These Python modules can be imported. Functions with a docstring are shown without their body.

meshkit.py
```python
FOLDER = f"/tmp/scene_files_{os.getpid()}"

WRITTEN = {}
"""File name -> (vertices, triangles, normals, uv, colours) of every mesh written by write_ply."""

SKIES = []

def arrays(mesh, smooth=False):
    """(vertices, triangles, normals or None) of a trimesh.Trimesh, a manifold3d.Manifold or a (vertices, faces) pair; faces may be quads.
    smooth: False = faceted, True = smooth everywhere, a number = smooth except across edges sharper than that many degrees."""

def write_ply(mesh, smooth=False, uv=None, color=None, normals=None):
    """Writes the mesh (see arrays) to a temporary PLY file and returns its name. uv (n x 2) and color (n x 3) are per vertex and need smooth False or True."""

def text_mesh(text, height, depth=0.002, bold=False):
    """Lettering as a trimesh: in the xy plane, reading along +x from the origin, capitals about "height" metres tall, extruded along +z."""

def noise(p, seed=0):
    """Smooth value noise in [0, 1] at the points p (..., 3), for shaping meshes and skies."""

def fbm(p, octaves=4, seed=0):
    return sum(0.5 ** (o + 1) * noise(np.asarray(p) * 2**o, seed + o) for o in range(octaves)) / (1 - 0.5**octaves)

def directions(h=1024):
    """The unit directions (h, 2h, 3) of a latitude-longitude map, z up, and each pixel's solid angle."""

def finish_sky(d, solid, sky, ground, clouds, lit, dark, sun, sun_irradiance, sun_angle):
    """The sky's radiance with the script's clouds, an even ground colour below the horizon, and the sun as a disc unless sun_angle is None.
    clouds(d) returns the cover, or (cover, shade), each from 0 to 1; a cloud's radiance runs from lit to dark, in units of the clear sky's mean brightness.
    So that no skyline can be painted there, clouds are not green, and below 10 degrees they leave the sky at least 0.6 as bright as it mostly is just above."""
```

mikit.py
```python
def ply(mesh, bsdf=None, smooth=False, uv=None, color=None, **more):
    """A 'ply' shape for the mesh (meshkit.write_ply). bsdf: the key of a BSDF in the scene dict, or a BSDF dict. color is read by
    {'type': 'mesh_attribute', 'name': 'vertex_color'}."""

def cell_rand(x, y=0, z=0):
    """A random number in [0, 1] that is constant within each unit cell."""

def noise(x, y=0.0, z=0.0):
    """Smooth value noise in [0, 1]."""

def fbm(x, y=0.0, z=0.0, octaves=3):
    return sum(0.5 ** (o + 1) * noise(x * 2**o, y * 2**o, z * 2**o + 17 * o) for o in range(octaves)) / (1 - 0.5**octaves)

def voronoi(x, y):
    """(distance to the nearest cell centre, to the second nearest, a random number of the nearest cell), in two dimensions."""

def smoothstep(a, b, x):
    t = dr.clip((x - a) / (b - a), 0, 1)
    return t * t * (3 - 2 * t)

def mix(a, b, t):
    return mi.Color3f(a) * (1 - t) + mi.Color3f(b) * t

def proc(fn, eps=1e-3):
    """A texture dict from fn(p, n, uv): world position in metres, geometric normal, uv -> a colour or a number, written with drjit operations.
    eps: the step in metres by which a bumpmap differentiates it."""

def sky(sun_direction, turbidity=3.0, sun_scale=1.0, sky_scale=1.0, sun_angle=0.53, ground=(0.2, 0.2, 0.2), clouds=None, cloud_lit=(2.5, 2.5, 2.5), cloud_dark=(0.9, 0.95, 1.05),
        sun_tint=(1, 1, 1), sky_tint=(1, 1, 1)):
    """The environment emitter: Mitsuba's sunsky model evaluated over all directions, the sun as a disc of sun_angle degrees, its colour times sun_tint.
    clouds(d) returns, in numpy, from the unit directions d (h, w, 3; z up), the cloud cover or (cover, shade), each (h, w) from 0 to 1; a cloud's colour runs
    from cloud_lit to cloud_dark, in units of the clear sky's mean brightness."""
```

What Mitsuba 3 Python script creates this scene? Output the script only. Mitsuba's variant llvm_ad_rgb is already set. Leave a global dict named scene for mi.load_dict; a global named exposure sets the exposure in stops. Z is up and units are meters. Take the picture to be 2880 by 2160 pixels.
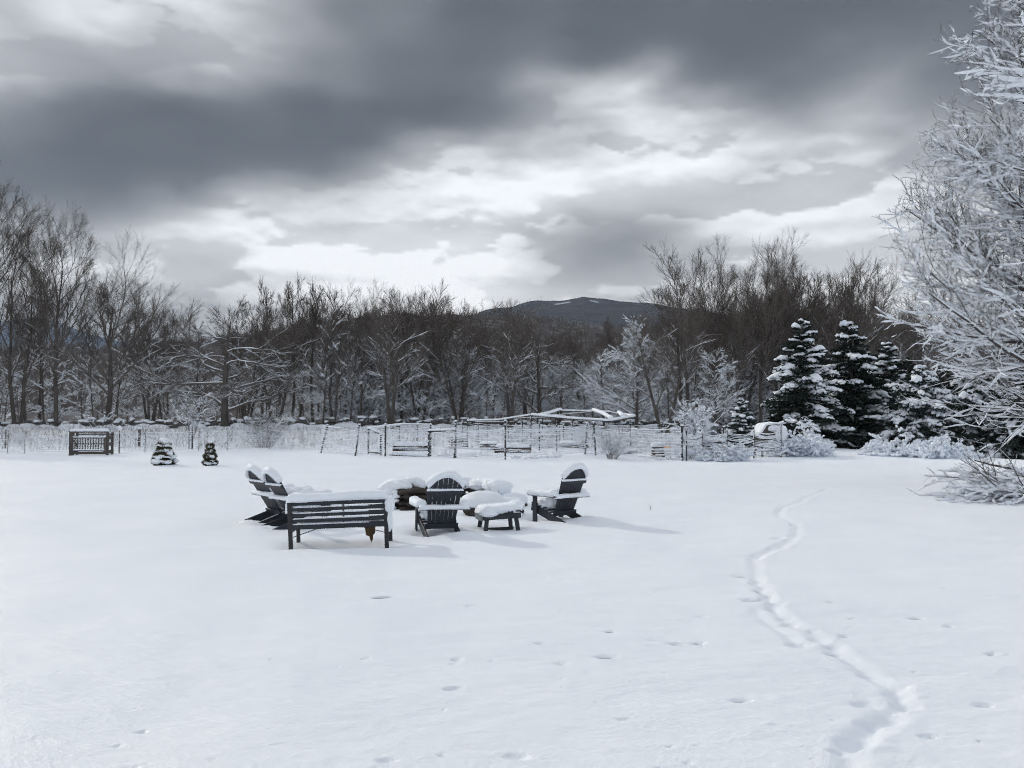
import math
import numpy as np, trimesh, mitsuba as mi, mikit, meshkit, drjit as dr
from mitsuba import ScalarTransform4f as T
from shapely.geometry import Polygon
from shapely import affinity
from mikit import proc, noise, fbm, smoothstep, mix

scene, labels = {}, {}
PI = math.pi

# ------------------------------------------------------------------ camera, sky, exposure
EYE = [0.0, 0.0, 1.75]
PITCH = math.radians(2.37)
scene['camera'] = {'type': 'perspective', 'fov': 61.6, 'fov_axis': 'x', 'near_clip': 0.1, 'far_clip': 30000.0,
                   'to_world': T().look_at(origin=EYE, target=[0, math.cos(PITCH), 1.75 + math.sin(PITCH)], up=[0, 0, 1])}
exposure = 1.11
SUN_AZ, SUN_EL = math.radians(-50.0), math.radians(28.5)       # clockwise from straight ahead: the sun stands ahead and to the left
SUN = [math.sin(SUN_AZ) * math.cos(SUN_EL), math.cos(SUN_AZ) * math.cos(SUN_EL), math.sin(SUN_EL)]

# the cloud deck: heavy banks and breaks, as azimuth, elevation (degrees) and how bright the cloud is there (0 to 255)
BANKS = [(-31.3, 23.0, 172), (-27.2, 22.9, 196), (-20.6, 24.0, 196), (-14.9, 24.1, 165), (-9.5, 25.1, 132), (-1.8, 25.4, 112), (7.6, 24.7, 104), (16.6, 23.7, 104), (23.6, 23.5, 106), (28.1, 21.5, 116),
         (-31.2, 19.7, 190), (-27.6, 19.9, 136), (-22.8, 21.7, 168), (-17.8, 21.5, 172), (-13.1, 22.0, 135), (-7.1, 22.1, 122), (-0.2, 22.1, 114), (5.8, 22.4, 122), (11.6, 21.5, 112), (17.4, 20.5, 110), (21.4, 21.1, 128), (24.3, 21.2, 158), (27.3, 18.9, 128),
         (-30.7, 17.1, 150), (-27.1, 17.4, 114), (-23.0, 18.3, 108), (-17.8, 19.1, 118), (-13.1, 19.0, 100), (-8.6, 18.7, 95), (-3.9, 19.0, 95), (0.1, 19.1, 104), (2.6, 20.7, 190), (5.7, 20.7, 214), (9.1, 20.0, 214), (12.1, 19.3, 200), (15.1, 19.1, 164), (18.5, 18.8, 160), (22.1, 18.9, 182), (26.0, 16.8, 164),
         (-31.1, 14.8, 112), (-27.0, 15.1, 106), (-23.2, 15.6, 102), (-19.1, 16.3, 94), (-15.4, 16.4, 94), (-11.3, 16.6, 106), (-8.3, 16.8, 176), (-5.5, 16.8, 208), (-2.1, 17.7, 212), (1.4, 17.7, 205), (5.1, 18.2, 158), (7.9, 17.6, 208), (12.1, 16.8, 212), (16.2, 15.9, 192), (20.7, 15.0, 200),
         (-29.7, 12.9, 122), (-25.7, 13.1, 116), (-21.0, 13.3, 120), (-17.1, 14.6, 196), (-15.4, 13.7, 140), (-12.5, 15.1, 176), (-9.5, 14.9, 216), (-5.8, 14.4, 205), (-3.3, 14.8, 206), (-0.2, 14.8, 226), (2.6, 15.4, 240), (5.7, 14.6, 226), (8.8, 14.1, 205), (12.1, 13.6, 210), (16.5, 13.7, 198), (20.7, 12.5, 204),
         (-28.4, 11.0, 170), (-23.1, 12.0, 170), (-20.2, 11.4, 226), (-16.5, 11.8, 240), (-13.9, 12.1, 236), (-11.5, 12.5, 178), (-8.5, 11.9, 220), (-5.5, 13.0, 190), (-3.0, 12.1, 228), (0.1, 13.0, 214), (3.2, 12.7, 170), (6.0, 12.5, 132), (8.8, 11.7, 124), (10.9, 11.6, 154), (13.9, 12.1, 196), (19.3, 10.6, 204),
         (-24.9, 9.7, 206), (-20.1, 9.7, 206), (-16.5, 9.6, 180), (-13.9, 10.5, 236), (-10.0, 10.9, 244), (-6.4, 11.2, 244), (-3.0, 10.8, 234), (-0.2, 10.6, 200), (3.2, 10.2, 158), (6.6, 9.8, 160), (10.0, 9.6, 180), (15.0, 10.3, 196), (22.0, 9.9, 204),
         (-29.1, 8.5, 206), (-24.9, 8.0, 188), (-18.7, 8.4, 190), (-14.8, 8.8, 206), (-10.6, 9.1, 238), (-6.4, 9.4, 232), (-2.0, 9.1, 236), (2.3, 9.1, 206), (6.6, 8.5, 190), (11.5, 8.6, 204),
         (-30.9, 6.5, 150), (-26.1, 6.8, 140), (-20.4, 7.1, 150), (-14.2, 7.4, 190), (-7.6, 7.5, 222), (-0.2, 7.6, 222), (6.0, 7.2, 205)]

CURVE = ([0, 110, 126, 134, 152, 177, 193, 216, 255], [66, 90, 106, 119, 148, 184, 209, 238, 268])


def clouds(d):
    az, el = np.degrees(np.arctan2(d[..., 0], d[..., 1])), np.degrees(np.arcsin(np.clip(d[..., 2], -1, 1)))
    p = np.stack([d[..., 0], d[..., 1], d[..., 2] * 1.7], -1)
    wx, wy = (meshkit.fbm(p * 12, 6, 3) - 0.5), (meshkit.fbm(p * 12, 6, 11) - 0.5)
    az2, el2 = az + wx * 4.5, el + wy * 3.0
    open_sky = 0.30 + 0.55 * np.clip((meshkit.fbm(p * 2.2, 5, 21) - 0.3) * 2.2, 0, 1)     # the deck at large
    sw, sv = np.full(az.shape, 0.015), np.sqrt(open_sky) * 0.015
    inside = (d[..., 1] > 0.3) & (el < 45)
    a, e = az2[inside], el2[inside]
    w, v = np.zeros(a.shape), np.zeros(a.shape)
    for ca, ce, b in BANKS:
        g = np.exp(-(((a - ca) * np.cos(np.radians(ce))) ** 2 / 8.0 + (e - ce) ** 2 / 3.4))
        w += g
        v += g * (b / 255.0) ** 1.1
    sw[inside] += w
    sv[inside] += v
    lum = (sv / sw) ** 2
    lum = (np.interp(lum ** 0.4545 * 255, CURVE[0], CURVE[1]) / 255) ** 2.2
    puff = meshkit.fbm(p * [15, 15, 24], 6, 5) - 0.5
    e_ = np.array([0, 0, 0.016])                                   # heaped cloud: ragged edges, lit from above, grey underneath
    pw = p + 0.03 * (meshkit.fbm(p * 30, 4, 15) - 0.5)[..., None]
    f0, f1 = meshkit.fbm(pw * [9, 9, 17], 5, 31), meshkit.fbm((pw + e_) * [9, 9, 17], 5, 31)
    edge = np.clip((f0 - 0.455) / 0.05, 0, 1)
    edge = edge * edge * (3 - 2 * edge)
    heap = np.clip((f0 - f1) * 3.0, -0.5, 0.45)
    body = np.clip((lum - 0.26) * 3, 0, 1)
    lum = lum * (1 + 0.27 * puff + body * (0.45 * heap * edge + 0.30 * (edge - 0.62))) + 0.012 * puff
    shade = np.clip((1.0 - lum) / (1.0 - 0.05), 0, 1)
    return np.ones(az.shape), shade


scene['sky'] = mikit.sky(SUN, turbidity=3, sun_scale=0.68, sun_angle=1.4, clouds=clouds, ground=(0.7, 0.72, 0.76), cloud_lit=(4.48, 4.72, 5.05), cloud_dark=(0.32, 0.385, 0.485), sun_tint=(0.78, 0.93, 1.24))


# ------------------------------------------------------------------ materials
def grain(lo, hi, sx, sy, sz, octaves=3):
    return proc(lambda p, n, uv: mix(lo, hi, fbm(p.x * sx, p.y * sy, p.z * sz, octaves)))


def principled(color, rough=0.8, spec=0.3, **more):
    return {'type': 'principled', 'base_color': color if isinstance(color, dict) else {'type': 'rgb', 'value': list(color)}, 'roughness': rough, 'specular': spec, **more}


def both(b):
    return {'type': 'twosided', 'bsdf': b}


def bumpy(b, fn, scale=1.0, eps=2e-3):
    return {'type': 'bumpmap', 'arbitrary': {**proc(fn, eps)}, 'scale': scale, 'bsdf': b}


SNOW_LO, SNOW_HI = (0.775, 0.818, 0.875), (0.84, 0.872, 0.915)
scene['snow'] = both(principled(grain(SNOW_LO, SNOW_HI, 2.3, 2.3, 2.3), 0.62, 0.35))
scene['snow_field'] = bumpy(principled(grain(SNOW_LO, SNOW_HI, 1.1, 0.9, 1), 0.52, 0.5),
                            lambda p, n, uv: 0.008 * noise(p.x * 9, p.y * 12) + 0.0042 * noise(p.x * 41, p.y * 46) + 0.0035 * noise(p.x * 110, p.y * 120), 1.0, 3e-3)
scene['bark'] = both(principled(grain((0.042, 0.038, 0.035), (0.14, 0.124, 0.112), 6, 6, 1.5), 0.9, 0.1))
scene['twig'] = both(principled(grain((0.085, 0.075, 0.068), (0.17, 0.15, 0.136), 1, 1, 1), 0.9, 0.1))
scene['far_twig'] = both(principled(grain((0.10, 0.09, 0.086), (0.19, 0.17, 0.16), .3, .3, .3), 0.9, 0.1))
scene['dark_twig'] = both(principled(grain((0.035, 0.031, 0.030), (0.085, 0.075, 0.07), 2, 2, 2), 0.9, 0.1))
scene['grey_twig'] = both(principled(grain((0.06, 0.055, 0.055), (0.13, 0.12, 0.115), 2, 2, 2), 0.9, 0.1))
scene['paint'] = both(principled(grain((0.011, 0.014, 0.021), (0.030, 0.036, 0.048), 14, 14, 30), 0.55, 0.4))
scene['worn_paint'] = both(principled(grain((0.15, 0.17, 0.18), (0.26, 0.28, 0.29), 9, 9, 20), 0.7, 0.3))
scene['iron'] = both(principled(grain((0.014, 0.015, 0.018), (0.03, 0.03, 0.034), 20, 20, 20), 0.5, 0.4))
scene['rust_board'] = both(principled(grain((0.03, 0.02, 0.012), (0.11, 0.07, 0.035), 20, 20, 6), 0.85, 0.2))
scene['old_wood'] = both(principled(grain((0.05, 0.045, 0.042), (0.13, 0.115, 0.105), 8, 8, 2), 0.9, 0.15))
scene['brown_wood'] = both(principled(grain((0.030, 0.023, 0.018), (0.095, 0.072, 0.054), 9, 9, 9), 0.9, 0.15))
scene['stone'] = both(principled(grain((0.045, 0.045, 0.05), (0.17, 0.165, 0.16), 5, 5, 5), 0.9, 0.15))
scene['dark_stone'] = both(principled(grain((0.018, 0.016, 0.015), (0.075, 0.066, 0.058), 9, 9, 12), 0.9, 0.15))
scene['post_green'] = both(principled(grain((0.012, 0.018, 0.018), (0.03, 0.04, 0.04), 8, 8, 4), 0.6, 0.3))
scene['wire'] = both(principled((0.12, 0.125, 0.13), 0.5, 0.4))
scene['needle'] = both(principled(grain((0.010, 0.016, 0.013), (0.035, 0.050, 0.040), 3, 3, 3), 0.8, 0.2))
scene['blue_needle'] = both(principled(grain((0.022, 0.034, 0.034), (0.06, 0.085, 0.085), 3, 3, 3), 0.8, 0.2))
scene['cedar'] = both(principled(grain((0.022, 0.024, 0.011), (0.06, 0.056, 0.028), 9, 9, 9), 0.8, 0.2))
scene['grey_panel'] = both(principled(grain((0.10, 0.115, 0.13), (0.15, 0.165, 0.18), 3, 3, 3), 0.5, 0.3))
scene['white_plastic'] = both(principled((0.7, 0.71, 0.72), 0.4, 0.4))
scene['orange_plastic'] = both(principled((0.75, 0.33, 0.03), 0.5, 0.4))
scene['burlap'] = both(principled(grain((0.11, 0.105, 0.09), (0.22, 0.205, 0.18), 12, 12, 12), 0.95, 0.1))
scene['litter'] = both(principled(grain((0.015, 0.013, 0.012), (0.06, 0.05, 0.045), 3, 3, 3), 1.0, 0.1))


# ------------------------------------------------------------------ helpers
def add(key, mesh, bsdf, smooth=False, at=None):
    base, k = key, 0
    while key in scene:
        k += 1
        key = f'{base}_{k:03d}'
    d = mesh if isinstance(mesh, dict) else mikit.ply(mesh, bsdf, smooth)
    scene[key] = {**d, 'to_world': at} if at is not None else d
    return key


def tag(key, label, category=None, group=None, kind=None):
    labels[key] = {k: v for k, v in (('label', label), ('category', category), ('group', group), ('kind', kind)) if v}
    return key


taken = {}


def name(kind):
    """The next free key for a thing of this kind."""
    k = taken.get(kind, -1) + 1
    taken[kind] = k
    return kind if k == 0 else f'{kind}_{k:03d}'


def thing(kind, label, category, group=None):
    return tag(name(kind), label, category, group)


def place(x, y, z=0.0, rot=0.0, s=1.0, sz=None):
    return T().translate([x, y, z]).rotate([0, 0, 1], rot).scale([s, s, sz or s])


def join(meshes):
    meshes = [m for m in meshes if m is not None and len(m.vertices)]
    return trimesh.util.concatenate([trimesh.Trimesh(m.vertices, m.faces, process=False) for m in meshes])


def box(sx, sy, sz, c=(0, 0, 0), rx=0.0, ry=0.0, rz=0.0, bevel=0.004):
    """A board with its four long edges chamfered."""
    dims = np.array([sx, sy, sz], float)
    b = min(bevel, dims.min() * 0.3)
    s = np.array([[i, j, k] for i in (-1, 1) for j in (-1, 1) for k in (-1, 1)], float) * dims / 2
    pts = np.vstack([s - np.sign(s) * np.array(o) for o in ((b, b, 0), (b, 0, b), (0, b, b))])
    m = trimesh.Trimesh(pts).convex_hull
    v = m.vertices
    for ang, axis in ((rx, [1, 0, 0]), (ry, [0, 1, 0]), (rz, [0, 0, 1])):
        if ang:
            v = v @ trimesh.transformations.rotation_matrix(ang, axis)[:3, :3].T
    return trimesh.Trimesh(v + np.array(c), m.faces, process=False)


def bar(p, q, w, t, up=(0, 0, 1)):
    """A board from p to q, w wide and t thick (t along up as far as it can be)."""
    p, q, up = (np.array(a, float) for a in (p, q, up))
    d = q - p
    L = np.linalg.norm(d)
    d = d / L
    x = np.cross(up, d)
    x /= np.linalg.norm(x)
    m = box(w, t, L)
    v = m.vertices @ np.stack([x, np.cross(d, x), d]) + (p + q) / 2
    return trimesh.Trimesh(v, m.faces, process=False)


def tubes(P, R, sides=4, squash=None):
    """Tubes along many polylines at once: P (n, k, 3), R (n, k); squash flattens them upright."""
    P, R = np.asarray(P, float), np.asarray(R, float)
    if P.ndim == 2:
        P, R = P[None], np.broadcast_to(R, P.shape[:1])[None]
    n, k = R.shape
    t = np.gradient(P, axis=1)
    t /= np.linalg.norm(t, axis=2, keepdims=True) + 1e-9
    mean = t.mean(1)
    ref = np.where(np.abs(mean[:, 2:]) < 0.8, [[0, 0, 1.0]], [[1.0, 0.13, 0]])[:, None]
    a = np.cross(ref, t)
    a /= np.linalg.norm(a, axis=2, keepdims=True) + 1e-9
    b = np.cross(t, a)
    ang = np.arange(sides) * 2 * PI / sides + 0.4
    sq = 1.0 if squash is None else squash
    v = P[:, :, None] + R[:, :, None, None] * (np.cos(ang)[:, None] * a[:, :, None] + sq * np.sin(ang)[:, None] * b[:, :, None])
    i, j, s = np.meshgrid(np.arange(n), np.arange(k - 1), np.arange(sides), indexing='ij')
    o = (i * k + j) * sides
    q = np.stack([o + s, o + (s + 1) % sides, o + sides + (s + 1) % sides, o + sides + s], -1).reshape(-1, 4)
    f = np.vstack([q[:, [0, 1, 2]], q[:, [0, 2, 3]]])
    return trimesh.Trimesh(v.reshape(-1, 3), f, process=False)


def wobble(m, amp, freq, seed=0):
    m = trimesh.Trimesh(m.vertices, m.faces, process=False)
    n = m.vertex_normals
    v = np.array(m.vertices)
    v = v + n * (amp * (meshkit.fbm(v * freq + seed * 7.3, 3, seed) - 0.5) * 2)[:, None]
    return trimesh.Trimesh(v, m.faces, process=False)


def blob(c, r, amp=0.18, freq=2.2, seed=0, sub=2, flat=None):
    """A lumpy mound or stone, r = half sizes."""
    m = trimesh.creation.icosphere(sub)
    v = np.array(m.vertices)
    v = v * (1 + amp * 2 * (meshkit.fbm(v * freq + seed * 3.7 + 50, 3, seed) - 0.5))[:, None]
    if flat is not None:
        v[:, 2] = np.maximum(v[:, 2], flat)
    return trimesh.Trimesh(v * np.array(r) + np.array(c), m.faces, process=False)


def drape(path, width, height, side=None, seed=0, step=0.03, across=9, amp=0.012, power=0.62, lip=0.012):
    """Settled snow lying along a path: a rounded loaf with soft ends, slightly overhanging and uneven."""
    path = np.asarray(path, float)
    seg = np.r_[0, np.cumsum(np.linalg.norm(np.diff(path, axis=0), axis=1))]
    n = max(6, int(seg[-1] / step))
    s = (1 - np.cos(np.linspace(0, PI, n))) / 2 * 0.35 + np.linspace(0, 1, n) * 0.65
    s = s * seg[-1]
    c = np.stack([np.interp(s, seg, path[:, i]) for i in range(3)], 1)
    w = np.interp(s, seg, np.broadcast_to(width, len(path)))
    h = np.interp(s, seg, np.broadcast_to(height, len(path)))
    t = np.gradient(c, axis=0)
    t /= np.linalg.norm(t, axis=1, keepdims=True) + 1e-9
    if side is None:
        x = np.cross(t, [0, 0, 1.0])
        x /= np.linalg.norm(x, axis=1, keepdims=True) + 1e-9
    else:
        x = np.broadcast_to(np.asarray(side, float) / np.linalg.norm(side), t.shape)
    u = np.cross(x, t)
    u *= np.sign(u[:, 2:] + 1e-6)
    e = np.minimum(s, seg[-1] - s) / np.maximum(np.minimum(w * 0.5, h * 1.2), 1e-6)
    taper = np.sqrt(np.clip(1 - (1 - np.clip(e, 0, 1)) ** 2, 0.0009, 1))
    ang = np.linspace(PI, 0, across)
    cs, sn = np.cos(ang), np.sin(ang)
    px = np.sign(cs) * np.abs(cs) ** power
    pz = sn ** power
    lump = 1 + 0.16 * (meshkit.fbm(np.stack([s * 4, s * 0 + seed * 5.1, s * 0], 1), 3, seed) - 0.5) * 2
    ring_x = (w * 0.5 * (0.55 + 0.45 * taper))[:, None] * px[None] * np.where(sn > 0.05, 1.06, 0.97)[None]
    ring_z = (h * taper * lump)[:, None] * pz[None] - lip
    v = c[:, None] + ring_x[..., None] * x[:, None] + ring_z[..., None] * u[:, None]
    under = c - u * lip * 0.4
    ring = np.concatenate([v, under[:, None]], 1)
    k = across + 1
    i, j = np.meshgrid(np.arange(n - 1), np.arange(k), indexing='ij')
    q = np.stack([i * k + j, i * k + (j + 1) % k, (i + 1) * k + (j + 1) % k, (i + 1) * k + j], -1).reshape(-1, 4)
    caps = [[0, j + 1, j] for j in range(1, k - 1)] + [[(n - 1) * k, (n - 1) * k + j, (n - 1) * k + j + 1] for j in range(1, k - 1)]
    f = np.vstack([q[:, [0, 2, 1]], q[:, [0, 3, 2]], np.array(caps)])
    m = trimesh.Trimesh(ring.reshape(-1, 3), f, process=False)
    return wobble(m, amp, 14, seed) if amp else m


# ------------------------------------------------------------------ the lie of the land
def sstep(a, b, x):
    t = np.clip((x - a) / (b - a), 0, 1)
    return t * t * (3 - 2 * t)


CREST_A, CREST_B = np.array([15.5, 45.5]), np.array([22.0, 36.0])
CREST_D = (CREST_B - CREST_A) / np.linalg.norm(CREST_B - CREST_A)
CREST_N = np.array([-CREST_D[1], CREST_D[0]])


def land(x, y):
    """Height of the snow, furniture hollows and tracks left out."""
    x, y = np.asarray(x, float), np.asarray(y, float)
    soft = np.log1p(np.exp((y - 35) / 1.5)) * 1.5
    z = 0.035 * np.minimum(soft, 32) + 0.012 * np.clip(y - 68, 0, 60)
    z = z - 0.09 * np.clip(y - 69, 0, 60) * sstep(2, -22, x) - 0.05 * np.clip(y - 105, 0, 300)                   # the wood falls away to a valley on the left
    cross = (x - CREST_A[0]) * CREST_N[0] + (y - CREST_A[1]) * CREST_N[1]
    z = z - 0.9 * sstep(0, 7, cross) * sstep(13.5, 17.5, x)
    p = np.stack([x * 0.12, y * 0.12, x * 0], -1)
    z = z + (meshkit.fbm(p, 3, 4) - 0.5) * 0.16 * sstep(2, 12, y) + (meshkit.fbm(p * 6, 3, 9) - 0.5) * 0.075
    q = np.stack([x * 1.1 + y * 0.5, y * 3.2 - x * 0.8, x * 0], -1)
    return z + (meshkit.fbm(q, 4, 14) - 0.5) * 0.028


TRAIL = np.array([(8.20, 22.36), (6.84, 19.77), (5.73, 17.72), (4.88, 15.76), (4.69, 14.33), (4.36, 13.14), (3.75, 11.94), (3.16, 11.10), (2.81, 9.99), (2.64, 9.28), (2.50, 8.39), (2.39, 7.53), (2.45, 7.12), (2.46, 6.54),
                  (2.48, 6.05), (2.52, 5.74), (2.39, 5.35), (2.16, 5.06), (1.92, 4.81), (1.77, 4.58), (1.68, 4.22)])
TRAIL_2 = np.array([(2.26, 7.99), (2.23, 7.57), (2.24, 7.19), (2.23, 6.74)])
# x, y, half length, half width, depth
DENTS = [(*(3.07, 11.10), .13, .07, .05), (*(2.60, 9.81), .12, .06, .05), (*(2.32, 8.38), .11, .08, .06), (*(2.25, 6.76), .10, .09, .06), (*(2.18, 5.35), .09, .08, .045), (*(1.85, 4.72), .10, .09, .05),
         (*(2.46, 8.26), .10, .08, -.03), (*(2.33, 6.69), .10, .08, -.03), (*(2.33, 5.42), .09, .07, -.02), (*(1.94, 4.63), .11, .08, -.02),
         (*(3.86, 12.53), .10, .06, .05), (*(4.30, 13.31), .09, .06, .04), (*(4.84, 15.47), .10, .06, .04), (*(5.60, 17.01), .10, .06, .04), (*(3.70, 12.49), .12, .05, .045), (*(6.51, 19.15), .10, .06, .04), (*(4.46, 13.39), .10, .05, -.02),
         (*(-1.27, 8.46), .105, .035, .06), (*(0.46, 9.32), .07, .03, .05), (*(0.69, 6.37), .075, .045, .06), (*(-0.38, 5.62), .06, .03, .05), (*(-0.40, 6.31), .04, .035, .03), (*(0.35, 6.21), .05, .04, .025),
         (*(0.81, 7.18), .045, .03, .04), (*(1.29, 6.83), .06, .035, .045), (*(1.47, 6.86), .05, .035, .045), (*(0.15, 8.38), .06, .02, .03), (*(0.02, 4.57), .07, .05, .03), (*(-0.65, 4.50), .05, .03, .03),
         (*(3.02, 8.28), .07, .03, .04), (*(3.57, 7.70), .07, .035, .045), (*(2.68, 7.03), .04, .03, .04), (*(3.63, 6.57), .05, .03, .04), (*(2.93, 5.42), .06, .04, .04), (*(2.31, 4.84), .05, .035, .045), (*(1.43, 5.43), .06, .045, .05),
         (*(2.76, 9.12), .06, .025, .04), (*(3.56, 9.12), .05, .02, .04), (*(2.02, 8.86), .05, .02, .03), (*(4.54, 9.12), .06, .03, .03), (*(4.75, 8.65), .06, .03, .03), (*(3.73, 7.41), .05, .03, .03), (*(1.69, 7.77), .05, .03, .03)]
rng = np.random.default_rng(5)


def spline(p, n):
    from scipy.interpolate import CubicSpline
    s = np.r_[0, np.cumsum(np.linalg.norm(np.diff(p, axis=0), axis=1))]
    return CubicSpline(s, p)(np.linspace(0, s[-1], n))


steps = spline(TRAIL, 400)
steps_s = np.r_[0, np.cumsum(np.linalg.norm(np.diff(steps, axis=0), axis=1))]
s, side = 0.0, 1
while s < steps_s[-1]:                                          # paw prints either side of the dragged groove
    c = np.array([np.interp(s, steps_s, steps[:, i]) for i in (0, 1)])
    t_ = np.array([np.interp(s + .1, steps_s, steps[:, i]) for i in (0, 1)]) - c
    nrm = np.array([-t_[1], t_[0]]) / (np.linalg.norm(t_) + 1e-9)
    c = c + nrm * side * (0.035 + .03 * rng.random())
    if rng.random() < .85:
        r = 0.034 + .026 * rng.random()
        DENTS.append((c[0], c[1], r * 1.3, r * 1.1, .018 + .026 * rng.random()))
        if rng.random() < .35:
            DENTS.append((c[0] + .09 + .05 * rng.random(), c[1] - .03, r * .9, r * .7, -.008 - .008 * rng.random()))
    side = -side
    s += .16 + .16 * rng.random()
for _ in range(900):                                            # clods fallen from the branches, drips and leaf pits
    y = 3.6 + 15 * rng.random() ** 1.5
    x = (rng.random() - 0.42) * y * 1.35
    if x < -0.15 * y and rng.random() < 0.55:
        continue
    r = 0.007 + 0.017 * rng.random() ** 4
    DENTS.append((x, y, r * (1 + 1.4 * rng.random() ** 2), r, r * (0.9 if rng.random() < 0.75 else -0.5)))
HOLLOWS = [(-2.4, 12.05, .85, .30, .10), (-2.1, 11.5, .9, .25, -.03), (-1.3, 13.2, .18, .25, .06), (-2.98, 11.9, .2, .16, .04), (-0.72, 12.95, .25, .22, -.07), (1.35, 14.55, .35, .22, -.10), (.42, 14.75, .14, .16, .06), (-1.42, 13.25, .16, .16, .05),
           (-4.3, 14.2, .25, .3, -.06), (-3.95, 13.6, .25, .3, -.06), (-0.2, 13.75, .3, .2, .02), (0.3, 14.0, .2, .16, -.05), (-1.4, 16.3, 1.6, 1.3, -.08), (0.5, 16.5, .6, .5, -.06), (-12.9, 32.4, .5, .4, -.10), (-11.3, 32.5, .4, .3, -.08)]


def trench(x, y, path, half, depth):
    d2 = np.full(x.shape, 1e9)
    for a, b in zip(path[:-1], path[1:]):
        ab = b - a
        t = np.clip(((x - a[0]) * ab[0] + (y - a[1]) * ab[1]) / (ab @ ab), 0, 1)
        d2 = np.minimum(d2, (x - a[0] - t * ab[0]) ** 2 + (y - a[1] - t * ab[1]) ** 2)
    d = np.sqrt(d2)
    return -depth * np.exp(-(d / half) ** 2) + 0.12 * depth * np.exp(-((d - 2.1 * half) / (0.8 * half)) ** 2)


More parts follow.
